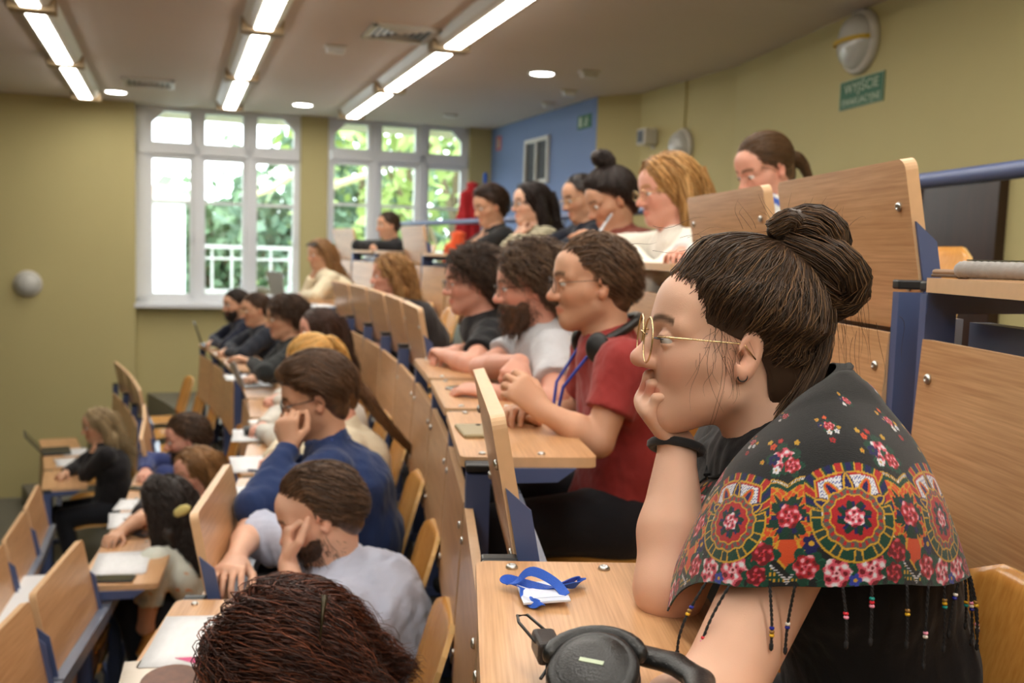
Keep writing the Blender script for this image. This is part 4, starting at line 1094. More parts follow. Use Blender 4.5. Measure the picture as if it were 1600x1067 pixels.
def person(label, k, head, yaw=0, pitch=8, roll=0, s=1.0, tone='fair', hair='short', hairc=(.03, .02, .012), hair_kw=None, top=(.1, .1, .1), sleeve='long', trousers=(.012, .013, .018),
           armL='desk', armR='desk', res=.010, fem=False, bulk=1.0, stubble=0.0, beard=None, gl=None, body_yaw=0, collar=None, hood=None, name='person', lip=None, nose=1.0, lean=0.0,
           topname='shirt', top_kw=None, ears=(-1, 1), dens=.5, N_off=None, B_x=.43, extra=None, skirt=None, legs=True, wr_amp=.004, shrug=0.0, sw=1.0, no_top=False, detail=None, jaw=1.0, neck=1.0, armr=1.0, hairfn=None):
    g = Fig(); g.s = s; g.tone = SKIN[tone]; g.H = at_d(*head); g.ears = ears; g.neck = neck
    a = math.atan2(*(g.H[:2] - ARC)[::-1]); sh = a * ROWR[k]; rad = np.array([math.cos(a), math.sin(a), 0]); xH = float(np.linalg.norm(g.H[:2] - ARC) - ROWR[k])
    f0 = -rad; g.A = head_axes(f0, yaw, pitch, roll); fb = rot(UP, math.radians(body_yaw), f0); l = np.cross(UP, fb); g.f, g.l = fb, l
    floor = ROWZ[k]; desk = floor + DESK_Z; g.k, g.sh, g.desk = k, sh, desk
    g.N = g.H - UP * .150 * s - fb * (.048 + lean) * s if N_off is None else g.H + fb * N_off[0] + l * N_off[1] + UP * N_off[2]
    B = row_pt(k, sh, B_x, .54); g.B = B
    if (g.N - B)[2] < .30: B[2] = min(B[2], g.N[2] - .3)
    Cc = B + (g.N - B) * .66 - fb * .045; Wp = B + (g.N - B) * .30 - fb * .05
    if armL == 'hero': pass
    S = {}
    for sd, q in (('L', 1), ('R', -1)): S[sd] = g.N + l * q * .168 * s * sw - UP * (.048 - shrug) * s - fb * .005
    g.S = S; p0 = row_pt(k, sh, B_x, 0); root = empty(name, Matrix.Translation(Vector(p0)), label, 'person'); g.p0, g.root = p0, root
    g.arm = {}
    Lu, Lf = .285 * s, .245 * s
    for sd, spec, q in (('L', armL, 1), ('R', armR, -1)):
        hv = dict(curl=.45, thumb=.4)
        if spec == 'desk':
            wt = row_pt(k, sh - q * .05, min(max(xH - .22, .05), .16), DESK_Z + .035); pole = row_pt(k, sh - q * .55, xH, DESK_Z - .1); dv = None; nr = -UP
        elif spec == 'fold':
            wt = row_pt(k, sh + q * .03, min(max(xH - .14, .06), .16), DESK_Z + (.035 if q < 0 else .06)); pole = row_pt(k, sh - q * .7, xH - .05, DESK_Z - .1); dv = -q * -l * 1.0 * -1 + fb * .4; nr = -UP
        elif spec == 'chin':
            wt = g.H + g.A @ (np.array([.075, q * .030, -.185]) * s); pole = row_pt(k, sh - q * .12, xH - .12, DESK_Z - .3); dv = UP * .8 - fb * .25 - l * q * .25; nr = -fb + UP * .2; hv = dict(curl=1.1, thumb=.8)
        elif spec == 'lap':
            wt = B + fb * .30 + l * q * .08 + UP * .08; pole = B + l * q * .5 - fb * .1; dv = None; nr = -UP
        else:
            wt = np.array(spec['w']); pole = np.array(spec['e']); dv = spec.get('d'); nr = np.array(spec.get('n', -UP)); hv.update(spec.get('h', {}))
        E, Wr = ik(S[sd], wt, Lu, Lf, pole)
        if isinstance(spec, dict) and spec.get('fix'): E, Wr = np.array(spec['e']), np.array(spec['w'])
        elif E[2] < desk + .042 and spec in ('desk', 'fold', 'chin') and np.linalg.norm(E[:2] - ARC) < ROWR[k] + .31: E = np.array([E[0], E[1], desk + .042])
        if dv is None: dv = Wr - E; dv = unit(dv) * np.array([1, 1, .4])
        g.arm[sd] = (S[sd], E, Wr, unit(dv), nr, hv)
    PEOPLE.append((g, label))
    # skin
    det = res < .0075 if detail is None else detail
    fd = Field(res); add_head(fd, g, fem, det, nose, jaw); side = l
    fd.loft(Wp, Cc, (.125 * s * bulk, .085 * s * bulk), (.150 * s * bulk, .095 * s * bulk), side, .04); fd.loft(Cc, g.N - UP * .03, (.15 * s * bulk, .095 * s * bulk), (.075 * s, .06 * s), side, .04)
    fd.loft(B, Wp, (.14 * s * bulk, .10 * s), (.125 * s * bulk, .085 * s), side, .04)
    parts = []; V, Q = fd.mesh(); parts.append((V, Q))
    for sd, (a_, E, Wr, dv, nr, hv) in g.arm.items():
        fd = Field(res); fd.cone(g.N - UP * .04, a_, .05 * s, .046 * s, .03); fd.cone(a_, E, .046 * s * bulk * armr, .038 * s * armr, .02); fd.cone(E, E * .62 + Wr * .38, .037 * s * armr, .0375 * s * armr, .012); fd.cone(E * .62 + Wr * .38, Wr, .0375 * s * armr, .0235 * s, .012)
        add_hand(fd, Wr, dv, nr, sd, s * (.93 if fem else 1.0), **hv); parts.append(fd.mesh())
    n_ = 0; Vs, Qs = [], []
    for v_, q_ in parts: Vs.append(v_); Qs.append(q_ + n_); n_ += len(v_)
    V, Q = np.concatenate(Vs), np.concatenate(Qs); V = relax(V, Q, 1)
    tn = SKIN[tone]; lipc = lip or (np.array(tn) * (.86, .50, .48)); C = paint_skin(V, g, tn, np.array(hairc) * 1.1, lipc, stubble, fem)
    if extra and 'paint' in extra: C = extra['paint'](V, g, C)
    link('body', np_mesh('body', V - p0, Q, M['skin'], C), root)
    # eyes
    for q in (-1, 1):
        c = np.array([.0775, q * .0315, 0.0])
        b = MB().lathe([(0.0125 * math.sin(t) + 1e-5, 0.0125 * math.cos(t)) for t in np.linspace(0, math.pi, 12)], 16, np.array(Matrix.Rotation(math.pi / 2, 4, 'Y')))
        Pv = np.array(b.v); ang = np.degrees(np.arccos(np.clip(Pv[:, 0] / .0125, -1, 1))); ecol = np.where(ang[:, None] < 12, (.01, .01, .01), np.where(ang[:, None] < 26, (.09, .07, .05), (.66, .63, .60)))
        gz = np.array(Matrix.Rotation(math.radians(14), 3, 'Y')); Pw = g.H + ((Pv @ gz.T + c) * s) @ g.A.T - p0
        me = bpy.data.meshes.new('eye'); me.from_pydata([tuple(p) for p in Pw], [], b.f); at = me.color_attributes.new('Col', 'FLOAT_COLOR', 'POINT')
        c4 = np.ones((len(Pw), 4), np.float32); c4[:, :3] = ecol; at.data.foreach_set('color', c4.ravel()); me.materials.append(M['eye']); me.polygons.foreach_set('use_smooth', [True] * len(me.polygons)); link('eye', me, root)
    # top garment
    cres = max(res * 1.15, .006)
    if not no_top:
        fd = Field(cres); t_ = .012 if sleeve != 'thick' else .022; tk = dict(top_kw or {})
        na = unit(g.H - g.N); ncut = (g.N + na * .002 * s + fb * .01, unit(na * .85 + fb * .5))
        fd.loft(B - UP * .04, Wp, (.165 * s * bulk, .125 * s * bulk), (.150 * s * bulk, .112 * s * bulk), side, .05); fd.loft(Wp, Cc, (.150 * s * bulk, .112 * s * bulk), (.172 * s * bulk, .118 * s * bulk), side, .05)
        fd.loft(Cc, g.N - UP * .02 * s, (.172 * s * bulk, .118 * s * bulk), (.085 * s, .072 * s), side, .05)
        fd.cone(g.N - UP * .05, g.N + na * .05, .072 * s * neck, .070 * s * neck, .03, cut=ncut)
        if hood: fd.ell(g.N - fb * .075 * s - UP * .005, np.stack([fb, l, UP], 1), np.array([.055, .11, .06]) * s, .03); fd.cone(g.N - fb * .03 + l * .07, g.N + fb * .06 + l * .03 - UP * .06, .028, .02, .02); fd.cone(g.N - fb * .03 - l * .07, g.N + fb * .06 - l * .03 - UP * .06, .028, .02, .02)
        for sd, (a_, E, Wr, dv, nr, hv) in g.arm.items():
            fd.cone(g.N - UP * .05 * s, a_, .062 * s, .050 * s + t_, .04)
            if sleeve in ('long', 'thick'):
                fd.cone(a_, E, .050 * s * bulk + t_, .044 * s + t_, .03); we = E + (Wr - E) * .97; fd.cone(E, we, .043 * s + t_, .029 * s + t_ * .7, .012, cut=(we, unit(Wr - E)))
            else:
                fr = {'cap': .30, 'short': .62, 'elbow': .95, 'rolled': .98}[sleeve]; we = a_ + (E - a_) * fr; fd.cone(a_, we + (we - a_) * .15, .052 * s * bulk + t_, .046 * s * bulk + t_ * 1.2, .03, cut=(we, unit(E - a_)))
        V, Q = fd.mesh(); V = relax(V, Q, 1); Nn = vnormals(V, Q)
        V = V + Nn * (wr_amp * wrinkle(V * np.array([1, 1, .55]), 82, int(abs(head[0]))))[:, None]
        tp = link(topname, np_mesh(topname, V - p0, Q, tk.pop('material', None) or cloth(tuple(top), **tk)), root)
        if collar is not None:
            P = []
            for t in np.linspace(0, 2 * math.pi, 20, endpoint=False):
                rr_ = .068 * s; P.append(g.N + na * (.012 + .012 * math.cos(t + math.pi)) * s + (fb * math.cos(t) * 1.02 + l * math.sin(t)) * rr_ - p0)
            b = MB(); n_ = len(P)
            up_ = na * .022 * s; V_ = [p for p in P] + [p + up_ * .9 + (p + p0 - g.N) * -.02 for p in P] + [p + (p + p0 - g.N) * .16 - up_ * .1 for p in P]
            b.add(V_, [(i, (i + 1) % n_, n_ + (i + 1) % n_, n_ + i) for i in range(n_)] + [(n_ + i, n_ + (i + 1) % n_, 2 * n_ + (i + 1) % n_, 2 * n_ + i) for i in range(n_)])
            b.build('collar', cloth(tuple(collar)), tp, smooth=True)
    # legs
    if legs:
        fd = Field(.014); kn = {}
        for sd, q in (('L', 1), ('R', -1)):
            hp = B + l * q * .085 * s - UP * .03; kx = row_pt(k, sh - q * .11, .12, .50); kx = kx if skirt is None else kx
            an = row_pt(k, sh - q * .12, .20, .09); kn[sd] = an
            fd.cone(hp, kx, .092 * s * bulk, .066 * s, .03); fd.cone(kx, an, .062 * s, .046 * s, .02)
        fd.loft(B - l * .08 - UP * .03, B + l * .08 - UP * .03, (.12, .11), (.12, .11), fb, .03)
        V, Q = fd.mesh(); link('trousers', np_mesh('trousers', V - p0, Q, cloth(tuple(trousers))), root)
        for sd in ('L', 'R'):
            f2 = Field(.012); f2.cone(kn[sd] - UP * .05, kn[sd] - UP * .045 + fb * .15, .042, .036, .02, cut=(kn[sd] - UP * .088, -UP)); V, Q = f2.mesh(); link('shoe', np_mesh('shoe', V - p0, Q, M['shoe']), root)
    # hair
    if hair:
        V, Q, C = make_hair(g, hair, hairc, max(res * 1.1, .004), dens, int(head[0]), **(hair_kw or {}))
        link('hair', np_mesh('hair', V - p0, Q, M['hair'], C), root)
    if beard is not None:
        fd = Field(max(res, .005)); W = lambda p: g.H + g.A @ (np.array(p) * s)
        fd.ell(W((.030, 0, -.055)), g.A, np.array([.073, .066 * jaw, .072]) * s, .02); fd.ell(W((.055, 0, -.118)), g.A, np.array([.036, .038, .030]) * s * beard[1], .03)
        def post(P):
            x, y, z = (((P - g.H) @ g.A) / s).T; line = np.interp(x, [-.02, .02, .055, .08, .12], [.0, -.024, -.056, -.050, -.049])
            mouth = .0255 - np.sqrt(((x - .1) / 2.2) ** 2 + (y * .75) ** 2 + ((z + .070) * 1.9) ** 2)
            return np.maximum(np.maximum(z - line, -x - .012), mouth) * s
        V, Q = fd.mesh(post); parts = [(V, Q, np.array([beard[0]]) * np.clip(.95 + .6 * wrinkle(V, 330, 6)[:, None], .35, 1.8))]
        rs = np.random.RandomState(4); nn = vnormals(V, Q); pick = rs.randint(0, len(V), int(700 * dens) + 150); P = V[pick]; path = [P]
        for i in range(4): P = P + (nn[pick] * .4 - g.A[:, 2] * .8 + rs.normal(0, .5, P.shape)) * .007; path.append(P)
        parts.append(tubes(np.stack(path, 1), .0011, 3, np.array([beard[0]]) * rs.uniform(.6, 1.5, (len(pick), 1))))
        V, Q, C = merge(parts); link('beard', np_mesh('beard', V - p0, Q, M['hair'], C), root)
    if gl: glasses(root, p0, g, M[gl[0]], *gl[1:])
    return g

# ---------------------------------------------------------------- who sits where
BROWN, DBROWN, BLACKH, BLOND, DBLOND, GINGER = lin(74, 52, 36), lin(48, 34, 26), lin(30, 24, 22), lin(196, 156, 100), lin(136, 102, 66), lin(120, 78, 46)
def pt(px, py, d): return at_d(px, py, d)
# row of the red T-shirt
g2 = person('man in a red T-shirt with black headphones around his neck and wire glasses', 0, (925, 440, 2.62), 0, 4, s=1.02, tone='tan', hair='short', hairc=lin(92, 68, 50), hair_kw=dict(recede=.02, tone2=lin(120, 92, 68)), top=lin(150, 52, 50), sleeve='short',
            armL=dict(w=pt(846, 640, 2.42), e=pt(935, 690, 2.40), d=pt(800, 596, 2.42) - pt(846, 640, 2.42), n=np.array([-.3, .9, -.3]), h=dict(curl=.75, thumb=.5), fix=True),
            armR=dict(w=pt(826, 662, 2.60), e=pt(905, 640, 2.95), d=pt(792, 622, 2.5) - pt(826, 662, 2.6), n=np.array([-.4, -.8, .2]), h=dict(curl=.7, thumb=.3), fix=True), res=.005, gl=('frame_black', .024, .019, False, .0009), stubble=.18, dens=1.2, bulk=1.0)
g3 = person('curly-haired bearded man in a light grey T-shirt leaning on folded arms', 0, (826, 446, 3.3), 0, 8, s=1.04, tone='rosy', hair='curly', hairc=lin(84, 62, 46), hair_kw=dict(tone2=lin(120, 96, 74), thick=.032), top=lin(196, 196, 200), sleeve='short',
            armL=dict(w=pt(765, 612, 2.98), e=pt(868, 632, 2.90), d=np.array([-.9, .35, .05]), n=np.array([0, 0.2, -1.0]), fix=True), armR=dict(w=pt(812, 566, 3.05), e=pt(752, 575, 3.35), d=np.array([.05, -.9, -.35]) + np.array([-.3, 0, 0]), n=np.array([-.3, -.2, -1.0]), h=dict(curl=.9, thumb=.3), fix=True),
            res=.006, gl=('frame_black', .025, .018, False, .0013), beard=(lin(86, 60, 42), 1.1), dens=1.2, bulk=1.06)
g4 = person('man with dark curly hair in a black T-shirt with folded arms', 0, (737, 440, 4.0), 4, 6, s=1.03, tone='rosy', hair='curly', hairc=lin(58, 42, 33), hair_kw=dict(thick=.034, tone2=lin(88, 66, 50)), top=(.012, .012, .014), sleeve='short',
            armL=dict(w=pt(696, 556, 3.75), e=pt(735, 572, 3.62), d=np.array([-.3, .9, .1]), n=np.array([-.2, 0.2, -1.0]), fix=True), armR=dict(w=pt(712, 548, 3.9), e=pt(755, 548, 4.2), d=np.array([-.6, -.8, 0.0]), n=-UP, fix=True), res=.0065, gl=('frame_black', .025, .017, True, .0014), dens=1.0, stubble=.15)
person('woman with curly blonde hair in a dark jacket behind tipped-up desks', 0, (607, 430, 6.0), 4, 4, s=.98, fem=True, tone='rosy', hair='wavy', hairc=lin(150, 108, 66), hair_kw=dict(tone2=lin(190, 148, 96), thick=.02, length=.18), top=lin(44, 42, 44), armL='lap', armR='lap', res=.009)
g6 = person('woman in a cream cardigan with sunglasses pushed up on her hair', 0, (499, 397, 8.4), 18, 8, s=1.0, fem=True, tone='tan', hair='long', hairc=lin(150, 112, 74), hair_kw=dict(length=.26), top=lin(226, 214, 184), topname='cardigan', armL='desk', armR='chin', res=.011, trousers=(.012, .012, .015))
# back row
g7 = person('woman with a dark blonde ponytail and a white patterned scarf looking down', 1, (1194, 264, 3.5), 12, 24, s=1.0, fem=True, tone='rosy', hair='pony', hairc=lin(98, 72, 48), hair_kw=dict(tail=[(-.095, 0, .005), (-.13, 0.01, -.01), (-.15, 0.015, -.05), (-.15, 0.02, -.10)]), top=lin(222, 222, 220), armL='desk', armR='desk', res=.006, dens=1.0, nose=.95)
person('woman with shoulder-length blonde hair, round glasses and a white blazer', 1, (1040, 298, 3.9), 6, 10, s=1.08, fem=True, tone='rosy', hair='long', hairc=lin(168, 122, 68), hair_kw=dict(tone2=lin(206, 162, 104), length=.18, thick=.016), top=lin(232, 228, 216), topname='blazer',
       armL=dict(w=pt(985, 396, 3.75), e=pt(1055, 420, 3.6), d=np.array([-.9, .1, .2]), n=-UP), armR='desk', res=.007, gl=('wire_gold', .022, .019), dens=.8, bulk=.95)
person('woman with a dark topknot in a rust jumper holding up a phone', 1, (953, 312, 4.6), 4, 26, s=1.08, fem=True, tone='tan', hair='bun', hairc=lin(46, 35, 31), hair_kw=dict(thick=.022, tail=[(-.03, 0, .12), (-.05, .01, .16), (-.02, 0, .185), (-.045, 0, .15)]), top=lin(124, 62, 48), topname='jumper', bulk=1.18,
       armL=dict(w=pt(948, 384, 4.3), e=pt(1010, 402, 4.3), d=np.array([-.6, .1, .5]), n=np.array([-.6, 0, -.3])), armR=dict(w=pt(935, 388, 4.5), e=pt(950, 430, 4.9), d=np.array([-.6, -.1, .5]), n=np.array([-.6, 0, -.3])), res=.008, dens=.7)
person('man with cropped dark hair in a navy jumper beside the rust jumper', 1, (908, 308, 5.4), 6, 18, s=1.02, tone='tan', hair='crop', hairc=lin(40, 30, 26), top=lin(22, 26, 40), topname='jumper', res=.009, gl=('wire_gold',), bulk=1.1)
person('woman with long dark hair and dark glasses in a striped cream jumper', 1, (828, 318, 6.1), 6, 4, s=1.04, fem=True, tone='fair', hair='long', hairc=lin(40, 29, 26), hair_kw=dict(length=.25), top=lin(214, 204, 172), topname='jumper', top_kw=dict(stripes=('Z', 16.0, lin(96, 92, 76), 1.2)), armL='chin', armR='chin', res=.009, gl=('frame_black', .025, .016, True, .0016))
person('man with a brown fringe in a black shirt resting his chin on his hands', 1, (764, 322, 6.8), 14, 16, s=1.06, tone='tan', hair='short', hairc=lin(62, 44, 34), hair_kw=dict(thick=.022), top=(.014, .014, .015), sleeve='elbow', armL='chin', armR='chin', res=.009)
person('woman with tied-back hair in a black jumper in front of the tree window', 1, (606, 352, 9.2), 6, 6, s=1.0, fem=True, tone='tan', hair='pony', hairc=lin(70, 54, 40), hair_kw=dict(tail=[(-.10, 0, -.01), (-.125, 0, -.02), (-.12, 0, -.05)]), top=(.013, .013, .015), topname='jumper', armL='chin', armR='fold', res=.011)
# row of the light blue shirt
g14 = person('woman with tousled dark auburn hair bent over her papers', -1, (440, 1046, 1.78), -5, 42, s=1.0, fem=True, tone='fair', hair=None, hairc=lin(58, 32, 26), top=(.012, .012, .013), topname='blouse', sleeve='short', armL='lap', armR=dict(w=pt(405, 968, 2.02), e=pt(470, 1010, 2.2), d=np.array([-.8, -.1, -.1]), n=np.array([0, -.3, -1.0]), h=dict(curl=.9)), res=.006)
g15 = person('balding dark-haired man with a beard in a light blue checked shirt', -1, (497, 800, 2.6), 2, 26, s=1.04, tone='fair', hair='short', hairc=lin(82, 60, 45), hair_kw=dict(recede=.06, thick=.006, tone2=lin(112, 84, 62)), top=lin(188, 194, 214), sleeve='rolled', collar=lin(200, 206, 226), trousers=lin(40, 42, 52), stubble=.0, beard=(lin(66, 46, 34), .55),
             armL=dict(w=pt(450, 880, 2.52), e=pt(475, 990, 2.40), d=np.array([-.05, .35, 1.0]), n=np.array([.8, .2, .1]), h=dict(curl=1.0), fix=True), armR='desk', res=.005, bulk=1.16, B_x=.50, dens=1.2, wr_amp=.005, top_kw=dict(bump=.4, bscale=20))
g16 = person('man with a quiff and black glasses in a dark blue shirt, hands at his mouth', -1, (491, 622, 3.3), 2, 15, s=1.04, tone='tan', hair='quiff', hairc=lin(92, 66, 46), top=lin(34, 52, 94), collar=lin(42, 62, 108), stubble=.25,
             armL=dict(w=pt(452, 700, 3.12), e=pt(455, 775, 3.0), d=np.array([-.15, .15, 1.0]), n=np.array([.2, .9, .0]), h=dict(curl=.8)), armR=dict(w=pt(455, 705, 3.3), e=pt(470, 780, 3.4), d=np.array([-.2, -.1, 1.0]), n=np.array([.2, -.9, 0]), h=dict(curl=.8)), res=.006, gl=('frame_black', .026, .017, True, .0018), dens=1.0, bulk=1.05)
person('woman with a long brown ponytail in a cream wool jumper', -1, (517, 610, 3.9), 4, 8, s=1.0, fem=True, tone='rosy', hair='pony', hairc=lin(100, 68, 42), hair_kw=dict(tail=[(-.10, 0, .01), (-.135, .01, -.04), (-.17, .02, -.12), (-.24, .02, -.22), (-.31, .01, -.32)]), top=lin(222, 208, 180), topname='jumper', sleeve='thick', res=.008, dens=.9, armL='chin')
person('woman with golden blonde tied hair bowed behind the quiffed man', -1, (486, 565, 4.6), 4, 34, s=1.02, fem=True, tone='rosy', hair='pony', hairc=lin(204, 154, 82), hair_kw=dict(tail=[(-.10, 0, .04), (-.13, .0, .03), (-.15, .0, -.03), (-.14, 0, -.1)], tone2=lin(226, 186, 120)), top=lin(214, 210, 200), topname='jumper', res=.009, dens=.8)
person('smiling woman with straight brown hair in a pale top by the curved panels', -1, (497, 517, 5.5), 6, 6, s=1.0, fem=True, tone='rosy', hair='long', hairc=lin(66, 44, 34), hair_kw=dict(length=.16), top=lin(212, 206, 196), topname='jumper', res=.010)
person('young man with curly brown hair and glasses in a black hoodie', -1, (444, 496, 6.3), 10, 8, s=1.06, tone='tan', hair='curly', hairc=lin(74, 54, 40), hair_kw=dict(thick=.024), top=(.018, .021, .022), topname='hoodie', hood=True, res=.009, gl=('wire_gold', .024, .018), bulk=1.12,
       armL=dict(w=pt(393, 566, 6.1), e=pt(430, 580, 5.9), d=np.array([-.9, 0, .3]), n=-UP), armR='desk')
person('man with short brown hair and glasses in a dark hooded jacket', -1, (399, 483, 7.9), 10, 10, s=1.04, tone='tan', hair='short', hairc=lin(84, 62, 46), top=lin(36, 40, 50), topname='jacket', hood=True, res=.010, gl=('wire_gold',), bulk=1.12)
person('man with a dark beard in navy at the window end of the row', -1, (368, 475, 8.5), 12, 8, s=1.02, tone='tan', hair='short', hairc=lin(52, 40, 32), top=lin(22, 26, 44), topname='jacket', beard=(lin(42, 32, 27), .9), res=.010, bulk=1.08)
# row of the blue hoodie
g23 = person('woman with dark curls and a yellow clip in a printed white and teal top', -2, (258, 792, 4.3), -38, 8, s=1.0, fem=True, tone='tan', hair='wavy', hairc=lin(42, 30, 24), hair_kw=dict(length=.2, thick=.02), top=lin(214, 216, 204), topname='blouse', sleeve='short', res=.008, dens=.9, body_yaw=-25, armL='lap', armR='desk')
person('woman with light brown hair and thin glasses in a dark top', -2, (304, 738, 4.95), 32, 8, s=1.02, fem=True, tone='rosy', hair='long', hairc=lin(142, 104, 66), hair_kw=dict(length=.2), top=lin(42, 38, 40), res=.008, gl=('wire_gold', .024, .02), dens=.8)
person('man with a thick beard in a blue hoodie resting his face on one hand', -2, (290, 684, 5.5), 4, 12, s=1.06, tone='rosy', hair='short', hairc=lin(82, 60, 44), hair_kw=dict(thick=.012), top=lin(54, 66, 118), topname='hoodie', hood=True, beard=(lin(48, 34, 28), .9), armL='chin', armR='desk', res=.008, bulk=1.08)
# front row
person('woman with long ash blonde hair in black sheer sleeves at a laptop', -3, (152, 664, 7.3), 10, 10, s=1.02, fem=True, tone='tan', hair='long', hairc=lin(166, 144, 108), hair_kw=dict(length=.2), top=(.014, .012, .014), topname='blouse', armL='chin', armR='desk', res=.010)

V, Q, C = make_hair(g14, 'curly', lin(60, 34, 27), .006, 2.6, 77, tone2=lin(104, 58, 40), thick=.030, dx=.02)
f_ = lambda P, t: np.stack([np.where(P[:, 0] > 0, .2, -.5), np.sign(P[:, 1]) * .5, -np.ones(len(P))], 1)
V2, Q2, C2 = flow_hair(g14, 2600, .030, f_, 14, .013, .0011, lin(60, 34, 27), cling=False, curl=.006, jit=.02, seed=5, tone2=lin(112, 62, 42), var=.5, dx=.03)
V, Q, C = merge([(V, Q, C), (V2, Q2, C2)])
link('hair', np_mesh('hair', V - g14.p0, Q, M['hair'], C), g14.root)

# sunglasses pushed up on the hair
gg = Fig(); gg.H, gg.s = g6.H, g6.s * 1.08; gg.A = head_axes(g6.f, 18, -48, 0); so_ = glasses(g6.root, g6.p0, gg, M['frame_black'], .027, .022, True, .0018); so_.name = 'sunglasses'
for c_ in so_.children: c_.data.materials.clear(); c_.data.materials.append(M['frame_black'])
# yellow clip and printed teal top
o_ = MB().lathe([(.001, -.045), (.018, -.03), (.024, 0), (.018, .03), (.001, .045)], 12, np.array(Matrix.Translation(Vector(at_d(284, 798, 4.18) - g23.p0)) @ Matrix.Rotation(1.1, 4, 'Y') @ Matrix.Diagonal((1, .5, 1, 1)))).build('hair_clip', mat('pale_yellow_clip', lin(222, 206, 130), .4), g23.root, smooth=True)
tp_ = [c for c in g23.root.children if c.name.startswith('blouse')][0]; V_ = np.empty(len(tp_.data.vertices) * 3, np.float32); tp_.data.vertices.foreach_get('co', V_); V_ = V_.reshape(-1, 3)
w_ = wrinkle(V_, 60, 3); z_ = (V_[:, 2] - V_[:, 2].min()) / np.ptp(V_[:, 2]); teal = np.clip((.55 + .12 * w_ - z_) / .2, 0, 1)[:, None]
c_ = np.array(lin(216, 218, 206)) * (1 - teal) + np.array(lin(70, 120, 140)) * teal; c_ = np.where((wrinkle(V_, 95, 9) > .85)[:, None], np.array(lin(220, 150, 84)), c_)
at_ = tp_.data.color_attributes.new('Col', 'FLOAT_COLOR', 'POINT'); c4_ = np.ones((len(V_), 4), np.float32); c4_[:, :3] = c_; at_.data.foreach_set('color', c4_.ravel()); tp_.data.materials.clear(); tp_.data.materials.append(colmat('printed_blouse', .8))

# ---------------------------------------------------------------- the woman in the floral shawl
HD = (1131, 535, 1.30)
hH = at_d(*HD)
g1 = person('woman in a black floral fringed shawl resting her chin on her fist', 0, HD, -2, -4, 0, s=1.0, tone='fair', hair=None, hairc=lin(66, 46, 32), top=(.010, .010, .012), sleeve='cap', topname='dress', fem=True,
            N_off=(-.075, 0.0, -.125), B_x=.54, shrug=.012, armr=1.16, detail=True, jaw=1.06, nose=.92, stubble=0, sw=.86, neck=.92,
            armL=dict(w=pt(955, 1200, .93), e=pt(1122, 1080, 1.02), d=np.array([-.9, -.2, 0]), n=-UP, fix=True),
            armR=dict(w=pt(1057, 694, 1.318), e=pt(1046, 918, 1.225), d=pt(992, 612, 1.30) - pt(1057, 694, 1.318), n=np.array([.75, -.15, .62]), h=dict(curls=[1.0, 1.02, 1.05, 1.1], thumb=.9, spread=.02), fix=True),
            res=.0034, gl=('wire_gold', .027, .029, False, .0012), legs=True)
r1, q1 = g1.root, g1.p0; g1.taper = .075
Wh = lambda x, y, z: g1.H + g1.A @ np.array([x, y, z])
